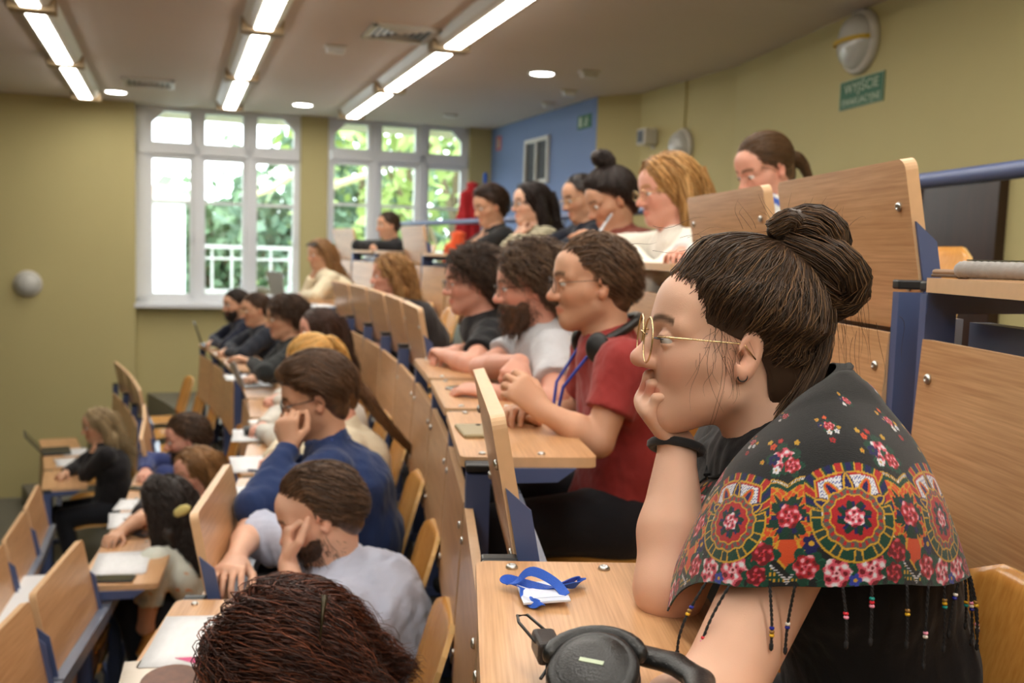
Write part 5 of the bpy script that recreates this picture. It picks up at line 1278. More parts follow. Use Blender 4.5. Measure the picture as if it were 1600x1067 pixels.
# hair: pulled back to a loose bun
def hero_hair():
    c1, c2 = np.array(lin(62, 44, 31)), np.array(lin(100, 73, 48)); dark = c1 * 1.0; parts = []
    hb = [-.08, -.07, -.055, -.046, -.026, .040, .072, .097, .13, .3]; kw = dict(base=hb)
    fd, post = cap_field(g1, .012, .004, 0, 0, hb); fd.ell(Wh(-.046, 0, .076), g1.A, np.array([.076, .062, .062]), .04)
    V, Q = fd.mesh(post); parts.append((relax(V, Q, 2), Q, dark))
    knot = (-.066, 0, .134)
    parts.append(flow_hair(g1, 5200, .018, toward(knot, .0), 16, .0125, .00055, c1, cling=True, jit=.006, seed=21, var=.55, tone2=c2, **kw))
    parts.append(flow_hair(g1, 700, .022, toward(knot, .0), 15, .0125, .0008, c1 * 1.2, cling=True, jit=.006, seed=22, var=.5, tone2=c2, **kw))
    for y_ in (.040, .012, -.012, -.040): parts.append(tail_strands(g1, [(-.072, y_ * 1.1, -.098), (-.096, y_, -.05), (-.116, y_ * .9, .01), (-.112, y_ * .6, .07), (-.075, 0, .128)], .020, .012, 260, c1, 60 + int(y_ * 1000), wav=.0015, r=.0007, var=.5, tone2=c2))
    # bun: two heavy loops
    loops = [[(-.055, .0, .145), (-.085, .02, .168), (-.122, .02, .150), (-.118, .0, .115), (-.08, -.01, .120)],
             [(-.065, .01, .135), (-.108, .035, .126), (-.152, .03, .095), (-.142, .0, .066), (-.10, -.005, .072), (-.075, 0, .105)],
             [(-.08, .015, .11), (-.105, .03, .085), (-.136, .02, .070), (-.128, -.02, .10), (-.09, -.02, .13)],
             [(-.04, .02, .150), (-.058, .03, .168), (-.075, .02, .158), (-.07, 0, .138)]]
    rads = [.024, .028, .022, .013]
    f2 = Field(.004)
    for L, r in zip(loops, rads): add_tail(f2, g1, L, r * .62, r * .56)
    f2.ell(Wh(-.100, .005, .106), g1.A, np.array([.034, .028, .028]), .02)
    V, Q = f2.mesh(); parts.append((relax(V, Q, 2), Q, dark))
    for i, (L, r) in enumerate(zip(loops, rads)): parts.append(tail_strands(g1, L, r, r * .92, 620, c1, 40 + i, wav=.0015, r=.0007, var=.55, tone2=c2))
    parts.append(flow_hair(g1, 220, .001, toward(knot, .0), 7, .007, .0003, c1, cling=True, jit=.003, seed=31, var=.5, base=[x + .012 for x in hb], region=lambda P: (P[:, 0] > xline(P[:, 2], -.004, 0, hb)) & (P[:, 2] > .0)))
    # loose hairs
    rs = np.random.RandomState(9); n = 150; ps = []
    for i in range(n):
        z = i % 5
        if z == 0: a = np.array([-.09 + rs.normal(0, .02), rs.uniform(.0, .06), .0 + rs.normal(0, .03)]); v = np.array([-.04, .0, -.10]) * rs.uniform(.4, 1.1)
        elif z == 1: a = np.array([-.15 + rs.normal(0, .025), rs.uniform(-.02, .04), .07 + rs.normal(0, .02)]); v = np.array([-.02, 0, -.09]) * rs.uniform(.5, 1.2)
        elif z == 2: a = np.array([-.08 + rs.normal(0, .03), rs.uniform(-.02, .04), .15]); v = np.array([rs.normal(0, .03), 0, .045]) * rs.uniform(.4, 1.2)
        elif z == 3: a = np.array([.02 + rs.normal(0, .012), .076, .01 + rs.normal(0, .02)]); v = np.array([.0 + rs.normal(0, .015), .004, -.07]) * rs.uniform(.3, 1.2)
        else: a = np.array([.04 + rs.normal(0, .05), rs.uniform(-.03, .05), .125 + rs.normal(0, .008)]); v = np.array([-.05, 0, .012]) * rs.uniform(.5, 1.5)
        t = np.linspace(0, 1, 9)[:, None]; bend = rs.normal(0, .018, 3); ps.append(a + v * t + bend * (t * (1 - t)) + rs.normal(0, .002, 3) * np.sin(t * 6))
    for dx_ in (0, .004): ps.append(np.stack([np.interp(np.linspace(0, 1, 9), [0, .3, .7, 1], q) for q in ([.02 + dx_, .012 + dx_, .02 + dx_, .034], [.078, .082, .078, .07], [.02, -.04, -.10, -.135])], 1))
    P = g1.H + (np.array(ps)) @ g1.A.T; col = np.array([c1]) * rs.uniform(.7, 2.2, (len(P), 1)); parts.append(tubes(P, .00032, 3, col))
    V, Q, C = merge(parts); link('hair', np_mesh('hair', V - q1, Q, M['hair'], C), r1)
hero_hair()
b = MB()
for i in range(5):
    a = i * 1.2; b.lathe([(.001, -.006), (.007, -.004), (.0085, 0), (.007, .004), (.001, .006)], 10, np.array(Matrix.Translation(Vector(Wh(-.050 + .008 * math.cos(a), .014 + .012 * math.sin(a), .160 + .004 * math.sin(2 * a)) - q1))))
b.build('hair_elastic', M['cap'], r1, smooth=True)
lsh = MB()
for q_ in (1, -1):
    for t_ in np.linspace(-.9, .9, 22):
        c_ = np.array([.0785 + .0138 * math.cos(t_), q_ * .0315 + .0140 * math.sin(t_), -.0005]); d_ = np.array([math.cos(t_) * .9, math.sin(t_) * .8, -.25 + .1 * abs(t_)])
        lsh.tube([Wh(*c_) - q1, Wh(*(c_ + d_ * .004)) - q1, Wh(*(c_ + d_ * .0075 + np.array([0, 0, .0012]))) - q1], [.0005, .0004, .0001], 4)
lsh.build('eyelashes', M['cap'], r1)
Re = g1.A @ np.array(Matrix.Rotation(-math.pi / 2, 3, 'X')); Me = Matrix.Identity(4)
for i in range(3):
    for j in range(3): Me[i][j] = float(Re[i][j])
Me.translation = Vector(Wh(-.008, .0800, -.0345) - q1)
b = MB().lathe([(.0062, -.004), (.0068, .002), (.0058, .004), (.0052, .003), (.0050, -.002)], 18); b.build('ear_tunnel', M['cap'], r1, Me, True)
S_, E_, W_, d_, n_, _h = g1.arm['R']
ax = unit(W_ - E_); u_ = unit(np.cross(ax, UP + .3)); w_ = np.cross(ax, u_); c_ = W_ - ax * .004
P = [c_ - q1 + (u_ * math.cos(a) + w_ * math.sin(a)) * .0338 + ax * .004 * math.sin(a) for a in np.linspace(0, 2 * math.pi, 28, endpoint=False)]
b = MB().tube(P, .0062, 8, closed=True); b.build('wrist_tie', M['black'], r1, smooth=True)

# ---- shawl: a cape lofted around the shoulders
cN = g1.N.copy(); fS, lS = g1.f, g1.l
ph = np.radians([0, 30, 60, 90, 120, 150, 180, 210, 240, 270, 300, 330, 360])
def cyc(v): return np.array(list(v) + [v[0]], float)
def pint(phi, v):
    from_ = np.asarray(v, float); n = len(from_) - 1; x = (phi % (2 * math.pi)) / (2 * math.pi) * n; i = np.floor(x).astype(int) % n; t = x - np.floor(x)
    p0, p1, p2, p3 = from_[(i - 1) % n], from_[i], from_[(i + 1) % n], from_[(i + 2) % n]
    return .5 * ((2 * p1) + (-p0 + p2) * t + (2 * p0 - 5 * p1 + 4 * p2 - p3) * t ** 2 + (-p0 + 3 * p1 - 3 * p2 + p3) * t ** 3)
RR = [cyc([.072, .070, .066, .066, .070, .072, .072, .072, .070, .066, .066, .070]),
      cyc([.092, .092, .104, .116, .110, .098, .094, .098, .104, .106, .098, .092]),
      cyc([.120, .128, .172, .220, .190, .132, .114, .134, .170, .190, .150, .122]),
      cyc([.145, .156, .232, .284, .238, .170, .152, .178, .215, .225, .175, .148]),
      cyc([.160, .174, .262, .306, .262, .208, .192, .222, .240, .236, .190, .165]),
      cyc([.165, .180, .276, .316, .276, .234, .224, .246, .256, .242, .196, .170])]
UU = [cyc([-.050, -.036, .010, .056, .084, .098, .102, .086, .066, .036, -.006, -.040]),
      cyc([-.062, -.042, .022, .076, .096, .092, .090, .070, .066, .046, .000, -.046]),
      cyc([-.100, -.080, .004, .042, .040, .028, .024, .026, .030, .020, -.020, -.080]),
      cyc([-.145, -.125, -.042, -.014, -.020, -.034, -.040, -.036, -.030, -.036, -.07, -.125]),
      cyc([-.190, -.165, -.080, -.056, -.068, -.094, -.106, -.100, -.085, -.085, -.11, -.165]),
      cyc([-.230, -.205, -.118, -.096, -.110, -.142, -.158, -.150, -.130, -.125, -.15, -.205])]
phi = np.concatenate([np.linspace(math.radians(5), math.radians(40), 60, endpoint=False), np.linspace(math.radians(40), math.radians(195), 760, endpoint=False), np.linspace(math.radians(195), math.radians(352), 110)])
nv = 270; vv = np.linspace(0, 1, nv)
Rk = np.stack([pint(phi, r) for r in RR]); Uk = np.stack([pint(phi, u) for u in UU])
def vint(K, v):
    n = len(K) - 1; x = v * n; i = np.minimum(np.floor(x).astype(int), n - 1); t = (x - i)[:, None]
    g_ = lambda j: K[np.clip(j, 0, n)]
    p0, p1, p2, p3 = 2 * K[0] - K[1] if False else g_(i - 1), g_(i), g_(i + 1), g_(i + 2)
    return .5 * ((2 * p1) + (-p0 + p2) * t + (2 * p0 - 5 * p1 + 4 * p2 - p3) * t ** 2 + (-p0 + 3 * p1 - 3 * p2 + p3) * t ** 3)
Rg, Ug = vint(Rk, vv), vint(Uk, vv)
PHI, VV = np.meshgrid(phi, vv)
Rg = Rg + (.0045 * np.sin(PHI * 13 + 1.2 * np.sin(PHI * 5)) * VV ** 1.5 + .006 * np.sin(PHI * 5 + VV * 7) * np.clip(VV * 3, 0, 1) * (1 - VV) + .015 * np.maximum(0, np.sin(VV * 24 - PHI * 2.2)) ** 1.5 * np.clip(1 - VV * 2.6, 0, 1) * (VV > .03))
Ug = Ug + .004 * np.sin(PHI * 9) * VV
G = cN + (fS[None, None] * (Rg * np.cos(PHI))[..., None] + lS[None, None] * (Rg * np.sin(PHI))[..., None] + UP * Ug[..., None])
# print coordinates in metres: a around, v up from the hem
hemlen = np.concatenate([[0], np.cumsum(np.linalg.norm(np.diff(G[200], axis=0), axis=1))]); i88 = np.argmin(abs(phi - math.radians(88)))
a_co = np.repeat((hemlen - hemlen[i88])[None], nv, 0)
seg = np.linalg.norm(np.diff(G, axis=0), axis=2); v_co = np.concatenate([np.cumsum(seg[::-1], 0)[::-1], np.zeros((1, G.shape[1]))])
BLK = np.array((.010, .010, .011)); GOLD, REDC, ORNG, PINK, LPINK, DRED, GRN, NAVY, WHT, BLU = [np.array(lin(*c)) for c in ((206, 158, 44), (178, 34, 38), (212, 78, 34), (216, 84, 104), (240, 170, 180), (112, 18, 28), (18, 66, 48), (26, 26, 84), (226, 226, 232), (50, 66, 160))]
a, v = a_co.ravel(), v_co.ravel(); C = np.repeat(BLK[None], len(a), 0)
def put(m, c): C[m] = c
def rose(ca, cv, r, c1, c2, c3, seed=0, leaf=True):
    da, dv = a - ca, v - cv; d = np.hypot(da, dv); near = d < r * 1.9; t = np.arctan2(dv, da)
    if leaf:
        put(near & (d < r * (1.35 + .30 * np.sin(t * 5 + seed))) & (d > r * .8), GRN)
        put(near & (np.abs(np.sin(t * 5 + seed)) < .10) & (d > r) & (d < r * 1.5), GRN * 2.2)
    R = r * (1 + .10 * np.sin(t * 6 + seed * 2)); m = d < R; q = d / r
    w = np.sin(t * 3 + q * 7 + seed) + .6 * np.sin(t * 5 - q * 5 + seed * 1.7)
    put(m, c1); put(m & (w > .35), c2); put(m & (w > 1.0), c3); put(m & (w < -.8), DRED); put(m & (q < .22), c2); put(m & (q < .1), DRED)
def daisy(ca, cv, r, c, cc):
    da, dv = a - ca, v - cv; d = np.hypot(da, dv); t = np.arctan2(dv, da); put(d < r * (.65 + .35 * np.abs(np.cos(t * 2.5))), c); put(d < r * .28, cc)
def medallion(ca, cv, sx=1.0):
    da, dv = (a - ca) / sx, v - cv; d = np.hypot(da, dv); t = np.arctan2(dv, da); up = dv > -.004
    # upper fan
    H = .066 * (1 - .25 * (np.abs(da) / .05) ** 2.2); fan = up & (dv < H) & (np.abs(da) < .050); e = H - dv; ex_ = np.minimum(e, .050 - np.abs(da))
    sc = (ex_ < .011) & fan; put(sc, GRN); s_ = np.sin(np.arctan2(dv + .004, da) * 16); put(sc & (s_ > .1), GOLD); put(sc & (s_ > .55), REDC); put(sc & (s_ < -.6), NAVY)
    put(fan & (ex_ >= .011) & (ex_ < .0135), GOLD); wf = fan & (ex_ >= .0135); put(wf, WHT)
    dots = (np.sin(da * 1500) * np.sin(dv * 1500) > .45); put(wf & dots, BLU); put(wf & (ex_ < .016), REDC)
    for an in (-62, -31, 0, 31, 62):
        th = math.radians(90 + an); pu = da * math.cos(th) + dv * math.sin(th); pw = -da * math.sin(th) + dv * math.cos(th); L = .054 - abs(an) * .00012
        w_ = .0078 * np.sqrt(np.clip(1 - ((pu - .033) / (L - .033)) ** 2, 0, 1)); pm = (pu > .018) & (pu < L) & (np.abs(pw) < w_)
        put(pm, NAVY if an % 2 == 0 else GOLD); put(pm & (np.abs(pw) < w_ - .0016), GOLD if an % 2 == 0 else ORNG); put(pm & (np.abs(pw) < w_ - .0042), NAVY)
    # lower scallops and discs
    lo = (d < .047) & ~((dv > .012)); ring = lo & (d > .034); w = np.sin(t * 11); put(ring, GRN); put(ring & (w > .2), GOLD); put(ring & (w > .62), np.array((.02, .05, .04))); put(lo & (d > .045), GOLD)
    put(d < .0345 + .0012 * np.sin(t * 12), GOLD); put(d < .0325 + .0012 * np.sin(t * 12), np.array(lin(96, 92, 84))); put((d < .0315) & (d > .0268) & (np.sin(t * 24) > .3), REDC); put(d < .0262 + .001 * np.sin(t * 12), GOLD); put(d < .0245 + .001 * np.sin(t * 12), REDC)
    k = .6 + .4 * np.sin(t * 8); put(d < .012 + .008 * k, GRN * .6); put((d < .018) & (np.sin(t * 8 + 2) > .7), NAVY); rose(ca, cv, .0105, PINK, LPINK, WHT, 3, False)
def heart(ca, cv):
    da, dv = a - ca, v - cv; x = np.abs(da); yq = dv
    top = .040 + .010 * np.cos((x - .020) / .020 * 1.5); wid = .040 * np.sqrt(np.clip(1 - ((yq - .008) / .052) ** 2, 0, 1)); f_ = np.maximum(np.where(yq > .02, (yq - top) , -1), x - wid)
    m = (f_ < 0) & (yq > -.042) & ((yq < 0) | (f_ < 0)); put(m, GOLD); put(m & (f_ < -.0016), WHT); put(m & (f_ < -.0016) & (np.sin((da + dv) * 2400) > 0) & (f_ > -.0034), np.array((.02, .02, .02))); put(m & (f_ < -.0036), GOLD); put(m & (f_ < -.0048), GRN); put(m & (f_ < -.0105), GOLD)
    w = .0018 * np.sin(np.arctan2(dv, da) * 22); put(m & (f_ < -.0122 + w), ORNG); put(m & (f_ < -.0125) & (np.abs(f_ + .0165 + w) < .0008), GOLD); put(m & (f_ < -.0215 + w * 2) , GOLD); put(m & (f_ < -.0235 + w * 2), np.array((.015, .03, .022)))
    d = np.hypot(da, dv); t = np.arctan2(dv, da); put(m & (d < .020 + .006 * np.sin(t * 6)), GRN * .7); put(m & (d < .019) & (np.sin(t * 6 + 2) > .6), NAVY); rose(ca + .001, cv + .002, .0135, REDC, PINK, LPINK, 1.3, False)
    # little lower heart with chevron lace
    y2 = dv + .040; f2 = np.abs(da) * 1.05 + np.maximum(-y2, y2 * .3) - .017; m2 = f2 < 0; put(m2 & (y2 < .016), ORNG); put(m2 & (f2 > -.0035) & (y2 < .016), GOLD)
    f3 = np.abs(da) - (y2 + .027) * 1.1; m3 = (np.abs(f3) < .0035) & (y2 < 0) & (y2 > -.030); put(m3, WHT); put(m3 & (np.sin(y2 * 2600) > .2), np.array((.02, .02, .03)))
    f4 = np.abs(da) - (y2 + .022) * 1.1; m4 = (f4 > .006) & (f4 < .020) & (y2 < -.006) & (y2 > -.027) & (np.abs(da) < .026); put(m4, GRN); put(m4 & (np.sin(da * 1400) > .2) & (np.sin(y2 * 900) > -.3), GOLD)
rs = np.random.RandomState(2)
for kx in range(-4, 5):
    c0 = .142 * kx
    heart(c0 + .071, .072)
for kx in range(-4, 5):
    c0 = .142 * kx
    rose(c0 - .022, .014, .0145, PINK, LPINK, WHT, 1 + kx); rose(c0 + .014, .017, .0165, PINK, LPINK, WHT, 2.2 + kx); rose(c0 + .045, .034, .0120, DRED, REDC, PINK, 3 + kx); rose(c0 - .052, .020, .0125, REDC, PINK, LPINK, 4 + kx); rose(c0 + .040, .012, .010, DRED, REDC, PINK, 5)
    daisy(c0 - .046, .044, .010, NAVY, GOLD); daisy(c0 + .092, .030, .010, NAVY, GOLD); daisy(c0 - .004, .006, .007, BLU, GOLD); daisy(c0 + .100, .050, .006, REDC, GOLD); daisy(c0 + .045, .055, .006, ORNG, GOLD)
    medallion(c0, .070)
    # big rose spray above each heart, and small bouquets higher up
    rose(c0 + .066, .148, .0165, PINK, LPINK, WHT, .7 + kx); rose(c0 + .078, .138, .011, REDC, PINK, LPINK, 2); daisy(c0 + .052, .150, .009, NAVY, GRN); daisy(c0 + .056, .134, .006, WHT, GOLD); daisy(c0 + .050, .172, .006, ORNG, REDC); daisy(c0 + .044, .182, .005, GOLD, GOLD); daisy(c0 + .062, .180, .005, REDC, ORNG); daisy(c0 + .088, .172, .005, GOLD, GOLD); daisy(c0 + .034, .150, .004, GOLD, ORNG)
    rose(c0 + .002, .196, .0085, REDC, PINK, LPINK, 1); daisy(c0 - .010, .200, .006, NAVY, GOLD); daisy(c0 - .002, .184, .005, WHT, GOLD); daisy(c0 + .010, .184, .0045, WHT, BLU); daisy(c0 - .012, .212, .004, GOLD, REDC); daisy(c0 + .002, .214, .004, ORNG, GOLD); daisy(c0 - .002, .170, .005, REDC, GRN); daisy(c0 + .016, .190, .004, GOLD, GOLD)
    rose(c0 + .075, .240, .008, REDC, PINK, LPINK, 1.9); daisy(c0 + .064, .245, .005, NAVY, GOLD); daisy(c0 + .070, .255, .004, GOLD, REDC); daisy(c0 + .062, .234, .004, WHT, GOLD)
C = C * .78 * (1 + .12 * np.sin(a * 2600)[:, None] * np.sin(v * 2600)[:, None])
nu = len(phi); idx = np.arange(nv * nu).reshape(nv, nu); Q = np.stack([idx[:-1, :-1], idx[:-1, 1:], idx[1:, 1:], idx[1:, :-1]], -1).reshape(-1, 4)
M['shawl'] = colmat('printed_wool_shawl', 0.85, bump=.35, bscale=900, spec=.2, sheen=.25)
sw_o = link('shawl', np_mesh('shawl', G.reshape(-1, 3) - q1, Q[:, ::-1], M['shawl'], C), r1)
sw_o['label'] = 'black shawl with a folk flower print and beaded fringe'
so = sw_o.modifiers.new('thickness', 'SOLIDIFY'); so.thickness = .0022; so.offset = -1
# fringe: twisted cords with small beads
BEAD = [mat('bead_%d' % i, lin(*c), .25) for i, c in enumerate(((232, 224, 214), (214, 40, 56), (226, 178, 40), (40, 46, 150), (236, 150, 176), (30, 150, 140), (150, 110, 50)))]
M['cord'] = mat('black_cord', (.012, .011, .012), .8)
bead_me = [MB().lathe([(.0009, -.0018), (.0024, -.0013), (.0029, 0), (.0024, .0013), (.0009, .0018)], 10).mesh('bead', m, True) for m in BEAD]
rs = np.random.RandomState(12)
for i, pd in enumerate(np.arange(58, 188, 6.6)):
    j = int(np.argmin(abs(phi - math.radians(pd + rs.uniform(-1, 1))))); p = G[-1, j] - q1; out = unit(G[-1, j] - G[-20, j]) ; L = rs.uniform(.055, .085)
    if pd < 66: off = np.array([-.030, -.008, 0])
    else: off = out * np.array([1, 1, 0]) * .016 + np.array([rs.normal(0, .004), rs.normal(0, .004), 0])
    t = np.linspace(0, 1, 26); pa = p[None] + off[None] * np.sin(t * 1.6)[:, None] + np.array([0, 0, -1.0])[None] * (L * t)[:, None]
    tw = MB()
    for hlf in (0, math.pi): tw.tube(pa + np.stack([.0010 * np.cos(t * 40 + hlf), .0010 * np.sin(t * 40 + hlf), 0 * t], 1), .0010, 5)
    tw.lathe([(.0005, .003), (.0024, .001), (.0022, -.004), (.0008, -.006)], 8, np.array(Matrix.Translation(Vector(pa[-1]))))
    fo = tw.build('fringe_cord', M['cord'], sw_o, smooth=True)
    z0 = rs.uniform(.22, .72); nb = rs.randint(2, 4); c0 = rs.randint(0, 7)
    for q in range(nb):
        ti = min(25, int((z0 + q * .0037 / L) * 25)); pb = p + off * math.sin((z0 + q * .0038 / L) * 1.6) + np.array([0, 0, -1.0]) * (L * z0 + q * .0038)
        link('bead', bead_me[(c0 + q * 3) % 7], sw_o, Matrix.Translation(Vector(pb)))

# ---------------------------------------------------------------- things on desks, sills and hooks
def desk_frame(k, px, py, dz=0.0, turn=0.0):
    if px is None: return row_frame(k, py[0], py[1], DESK_Z + dz) @ Matrix.Rotation(math.radians(turn), 4, 'Z')
    p = at_z(px, py, ROWZ[k] + DESK_Z + dz); a = math.atan2(*(p[:2] - ARC)[::-1]); rad = np.array([math.cos(a), math.sin(a), 0]); tan = np.array([-math.sin(a), math.cos(a), 0])
    return frame(p, rad, tan, UP) @ Matrix.Rotation(math.radians(turn), 4, 'Z')
PRINT = mat('printed_page', lin(228, 228, 230), 0.7, var=0.10, vscale=70, stretch=(1, .25, 1))
def paper(k, px, py, w, h, label, turn=0, n=2, m=None, grp='papers on the desks', dz=0.0):
    root = empty('paper_sheet', desk_frame(k, px, py, .001 + dz, turn), label, 'paper', grp)
    for i in range(n):
        G_ = [[(x, y, i * .0012 + .004 * (y / h) ** 2 * (1 if i else 0)) for x in np.linspace(-w / 2, w / 2, 5)] for y in np.linspace(-h / 2, h / 2, 5)]
        b_ = MB(); V_ = [p_ for r_ in G_ for p_ in r_]; Fq = [(r_ * 5 + c_, r_ * 5 + c_ + 1, r_ * 5 + c_ + 6, r_ * 5 + c_ + 5) for r_ in range(4) for c_ in range(4)]
        b_.add(V_, Fq); me = b_.mesh('sheet', m or (PRINT if i == n - 1 else M['paper']), True); o_ = link('sheet', me, root, Matrix.Rotation(math.radians(i * 2.0), 4, 'Z')); sm = o_.modifiers.new('t', 'SOLIDIFY'); sm.thickness = .0008
    return root
M['screen'] = mat('phone_glass', (.012, .013, .016), .08)
def phone(k, px, py, label, turn=0, m='screen', case='cap', dz=.0):
    root = empty('smartphone', desk_frame(k, px, py, dz, turn), label, 'phone', 'phones on the desks')
    link('phone_body', MB().box((0, 0, .0045), (.074, .152, .009), bev=.003).mesh('phone_body', M[case]), root)
    link('phone_screen', MB().box((0, 0, .0093), (.068, .144, .0008)).mesh('phone_screen', M[m]), root)
    link('camera_bump', MB().lathe([(.007, 0), (.0065, .002), (.001, .0022)], 10, np.array(Matrix.Translation((.02, .055, .0095)))).mesh('camera_bump', M['cap'], True), root)
    return root
def pen(k, px, py, label, turn, m, dz=.004):
    root = empty('pen', desk_frame(k, px, py, dz + .004, turn), label, 'pen', 'pens on the desks')
    RX_ = np.array(Matrix.Rotation(math.pi / 2, 4, 'X'))
    link('barrel', MB().lathe([(.003, -.06), (.0042, -.055), (.0042, .055), (.003, .06)], 10, RX_).mesh('barrel', m, True), root)
    link('nib', MB().lathe([(.003, .06), (.0008, .074)], 8, RX_).mesh('nib', M['bolt'], True), root)
    link('clip', MB().box((.0048, .035, 0), (.0012, .035, .003)).mesh('clip', M['bolt']), root)
BLUEP = mat('blue_plastic', lin(38, 84, 168), .35)
def laptop(k, px, py, label, turn=0, lid=105, m='cap', dz=0, scr='screen', sc=1.0):
    """opened laptop, lid away from its user (towards the front of the hall = -x)"""
    root = empty('laptop', desk_frame(k, px, py, dz, turn), label, 'laptop', 'laptops on the desks')
    link('keyboard_base', MB().box((0, 0, .008), (.215 * sc, .31 * sc, .014), bev=.004).mesh('keyboard_base', M[m]), root)
    link('keys', MB().box((-.02, 0, .0155), (.11 * sc, .27 * sc, .002)).mesh('keys', M['cap']), root)
    l_ = link('lid', MB().box((0, 0, .10 * sc), (.008, .31 * sc, .205 * sc), bev=.003).mesh('lid', M[m]), root, Matrix.Translation((-.108 * sc, 0, .014)) @ Matrix.Rotation(math.radians(-(lid - 90)), 4, 'Y'))
    link('screen', MB().box((.0046, 0, .10 * sc), (.001, .29 * sc, .185 * sc)).mesh('screen', M[scr]), l_)
M['silver'] = mat('silver_laptop', lin(196, 200, 206), .35, metal=.4)
# row of the red T-shirt

M['olive'] = mat('olive_phone_case', lin(150, 134, 98), .45)
phone(0, 741, 676, 'phone in an olive case beside the tipped-up desk', 6, 'olive', 'olive')
phone(0, 735, 608, 'silver-edged phone near the folded arms of the bearded man', -55, 'screen', 'silver')
# row of the light blue shirt
paper(-1, 312, 1000, .20, .29, 'white sheet under the writing hand of the auburn-haired woman', 0, 2)
LEAF_M = mat('coloured_leaflet', lin(226, 214, 200), .6)
r_ = paper(-1, 268, 1062, .20, .22, 'leaflet with a brown photograph and pink shapes', 10, 1, LEAF_M)
link('leaflet_picture', MB().lathe([(.075, .002), (.074, .0026), (.001, .0028)], 24).mesh('leaflet_picture', mat('brown_photo', lin(104, 62, 42), .5, var=.5, vscale=40)), r_, Matrix.Translation((.0, -.01, 0)) @ Matrix.Diagonal((.8, 1.1, 1, 1)))
link('leaflet_shape', MB().prism([(.05, .06, .002), (.09, .10, .002), (.0, .105, .002)], (0, 0, .0006)).mesh('leaflet_shape', mat('magenta_print', lin(205, 60, 120), .5)), r_)
link('leaflet_shape', MB().prism([(.06, .0, .002), (.09, .05, .002), (.075, -.05, .002)], (0, 0, .0006)).mesh('leaflet_shape', mat('orange_print', lin(236, 156, 50), .5)), r_)
paper(-1, 402, 775, .22, .30, 'white sheets beside the glossy phone on the blue shirt row', 4, 3)
phone(-1, 400, 803, 'glossy phone lying at the edge of the white sheets', 88, 'screen', 'cap')
pen(-1, 415, 778, 'blue pen lying on the white sheets', 60, BLUEP)
paper(-1, 405, 725, .22, .30, 'open notebook pages in front of the man with the quiff', 3, 3)
pen(-1, 410, 736, 'dark blue pen on the open notebook pages', 70, mat('navy_plastic', lin(20, 34, 84), .35))
paper(-1, 398, 680, .20, .30, 'white sheet under the black glasses pouch', 0, 2)
o = empty('glasses_pouch', desk_frame(-1, 408, 678, .003, 5), 'soft black glasses pouch lying on a white sheet', 'pouch')
link('pouch_body', MB().box((0, 0, .018), (.16, .12, .032), bev=.014).mesh('pouch_body', M['black'], True), o); link('zip', MB().box((0, .061, .018), (.13, .002, .004)).mesh('zip', M['bolt']), o)
o = empty('face_mask', desk_frame(-1, 413, 662, .03, 20), 'folded white strip beside the black pouch', 'mask')
link('mask_sheet', MB().box((0, 0, .012), (.15, .06, .006), bev=.002).mesh('mask_sheet', M['paper']), o)
paper(-1, 376, 590, .2, .28, 'white sheet at the end of the hoodie man desk', 0, 2)
laptop(-1, 398, 603, 'white tablet laptop propped open beside the black hoodie', 8, 112, 'silver', scr='screen', sc=.8)
phone(-1, 412, 602, 'dark phone beside the white tablet', 40)
laptop(-1, 336, 541, 'black laptop open at the window end of the row', -6, 108, 'cap')
o = empty('beige_cap', desk_frame(-1, 362, 545, 0, 0), 'soft beige cap on the end desk by the laptop', 'cap')
f_ = Field(.01); f_.ell((0, 0, .02), np.eye(3), (.13, .12, .045), .02, cut=(np.array([0, 0, .004]), np.array([0, 0, -1.0]))); f_.ell((-.10, 0, .012), np.eye(3), (.09, .08, .012), .02); V, Q = f_.mesh(); V = V + vnormals(V, Q) * (.004 * wrinkle(V, 50, 2))[:, None]
link('cap_crown', np_mesh('cap_crown', V, Q, cloth(lin(214, 200, 160))), o)
# row of the blue hoodie
paper(-2, 190, 880, .21, .30, 'open programme booklet on the end desk of the hoodie row', 0, 3)
phone(-2, 178, 906, 'black phone beside the open booklet', 86)
paper(-2, 205, 812, .20, .28, 'white sheets in front of the woman with dark curls', 5, 2); phone(-2, 214, 833, 'black phone with a pen across it near the dark curls', 50); pen(-2, 212, 812, 'silver pen lying on white sheets near the curls', 70, M['bolt'])
paper(-2, 208, 788, .16, .22, 'small white sheet between two desks of the hoodie row', -4, 1); phone(-2, 226, 764, 'black phone at the far desk of the hoodie row', 80)
# front row
laptop(-3, 88, 706, 'dark laptop half open in front of the ash blonde woman', 0, 130, 'cap'); paper(-3, 110, 722, .21, .3, 'magazine pages on the front row desk', 0, 4); paper(-3, 118, 706, .2, .28, 'white sheet beside the half-open laptop', 3, 2)
# white table at the lower left
p = at_z(34, 950, ROWZ[-3] + .70); t_ = empty('white_table', frame((p[0] - .25, p[1] + .05, ROWZ[-3]), unit(np.array([.96, .28, 0])), unit(np.array([-.28, .96, 0])), UP), 'white topped table behind the tipped-up front desks', 'table')
link('table_top', MB().box((0, 0, .69), (.62, .78, .025), bev=.004).mesh('table_top', M['white']), t_)
for sx in (-1, 1):
    for sy in (-1, 1): link('leg', MB().box((sx * .26, sy * .34, .34), (.03, .03, .68)).mesh('leg', M['rail']), t_)
link('apron', MB().box((0, -.36, .655), (.54, .02, .05)).mesh('apron', M['steel']), t_)
# far end of the red T-shirt row
laptop(0, 452, 462, 'laptop with a pale lid in front of the cream cardigan', 10, 100, 'silver', scr='screen'); paper(0, 500, 478, .2, .3, 'white sheets on the desk beside the cardigan woman', 0, 3)
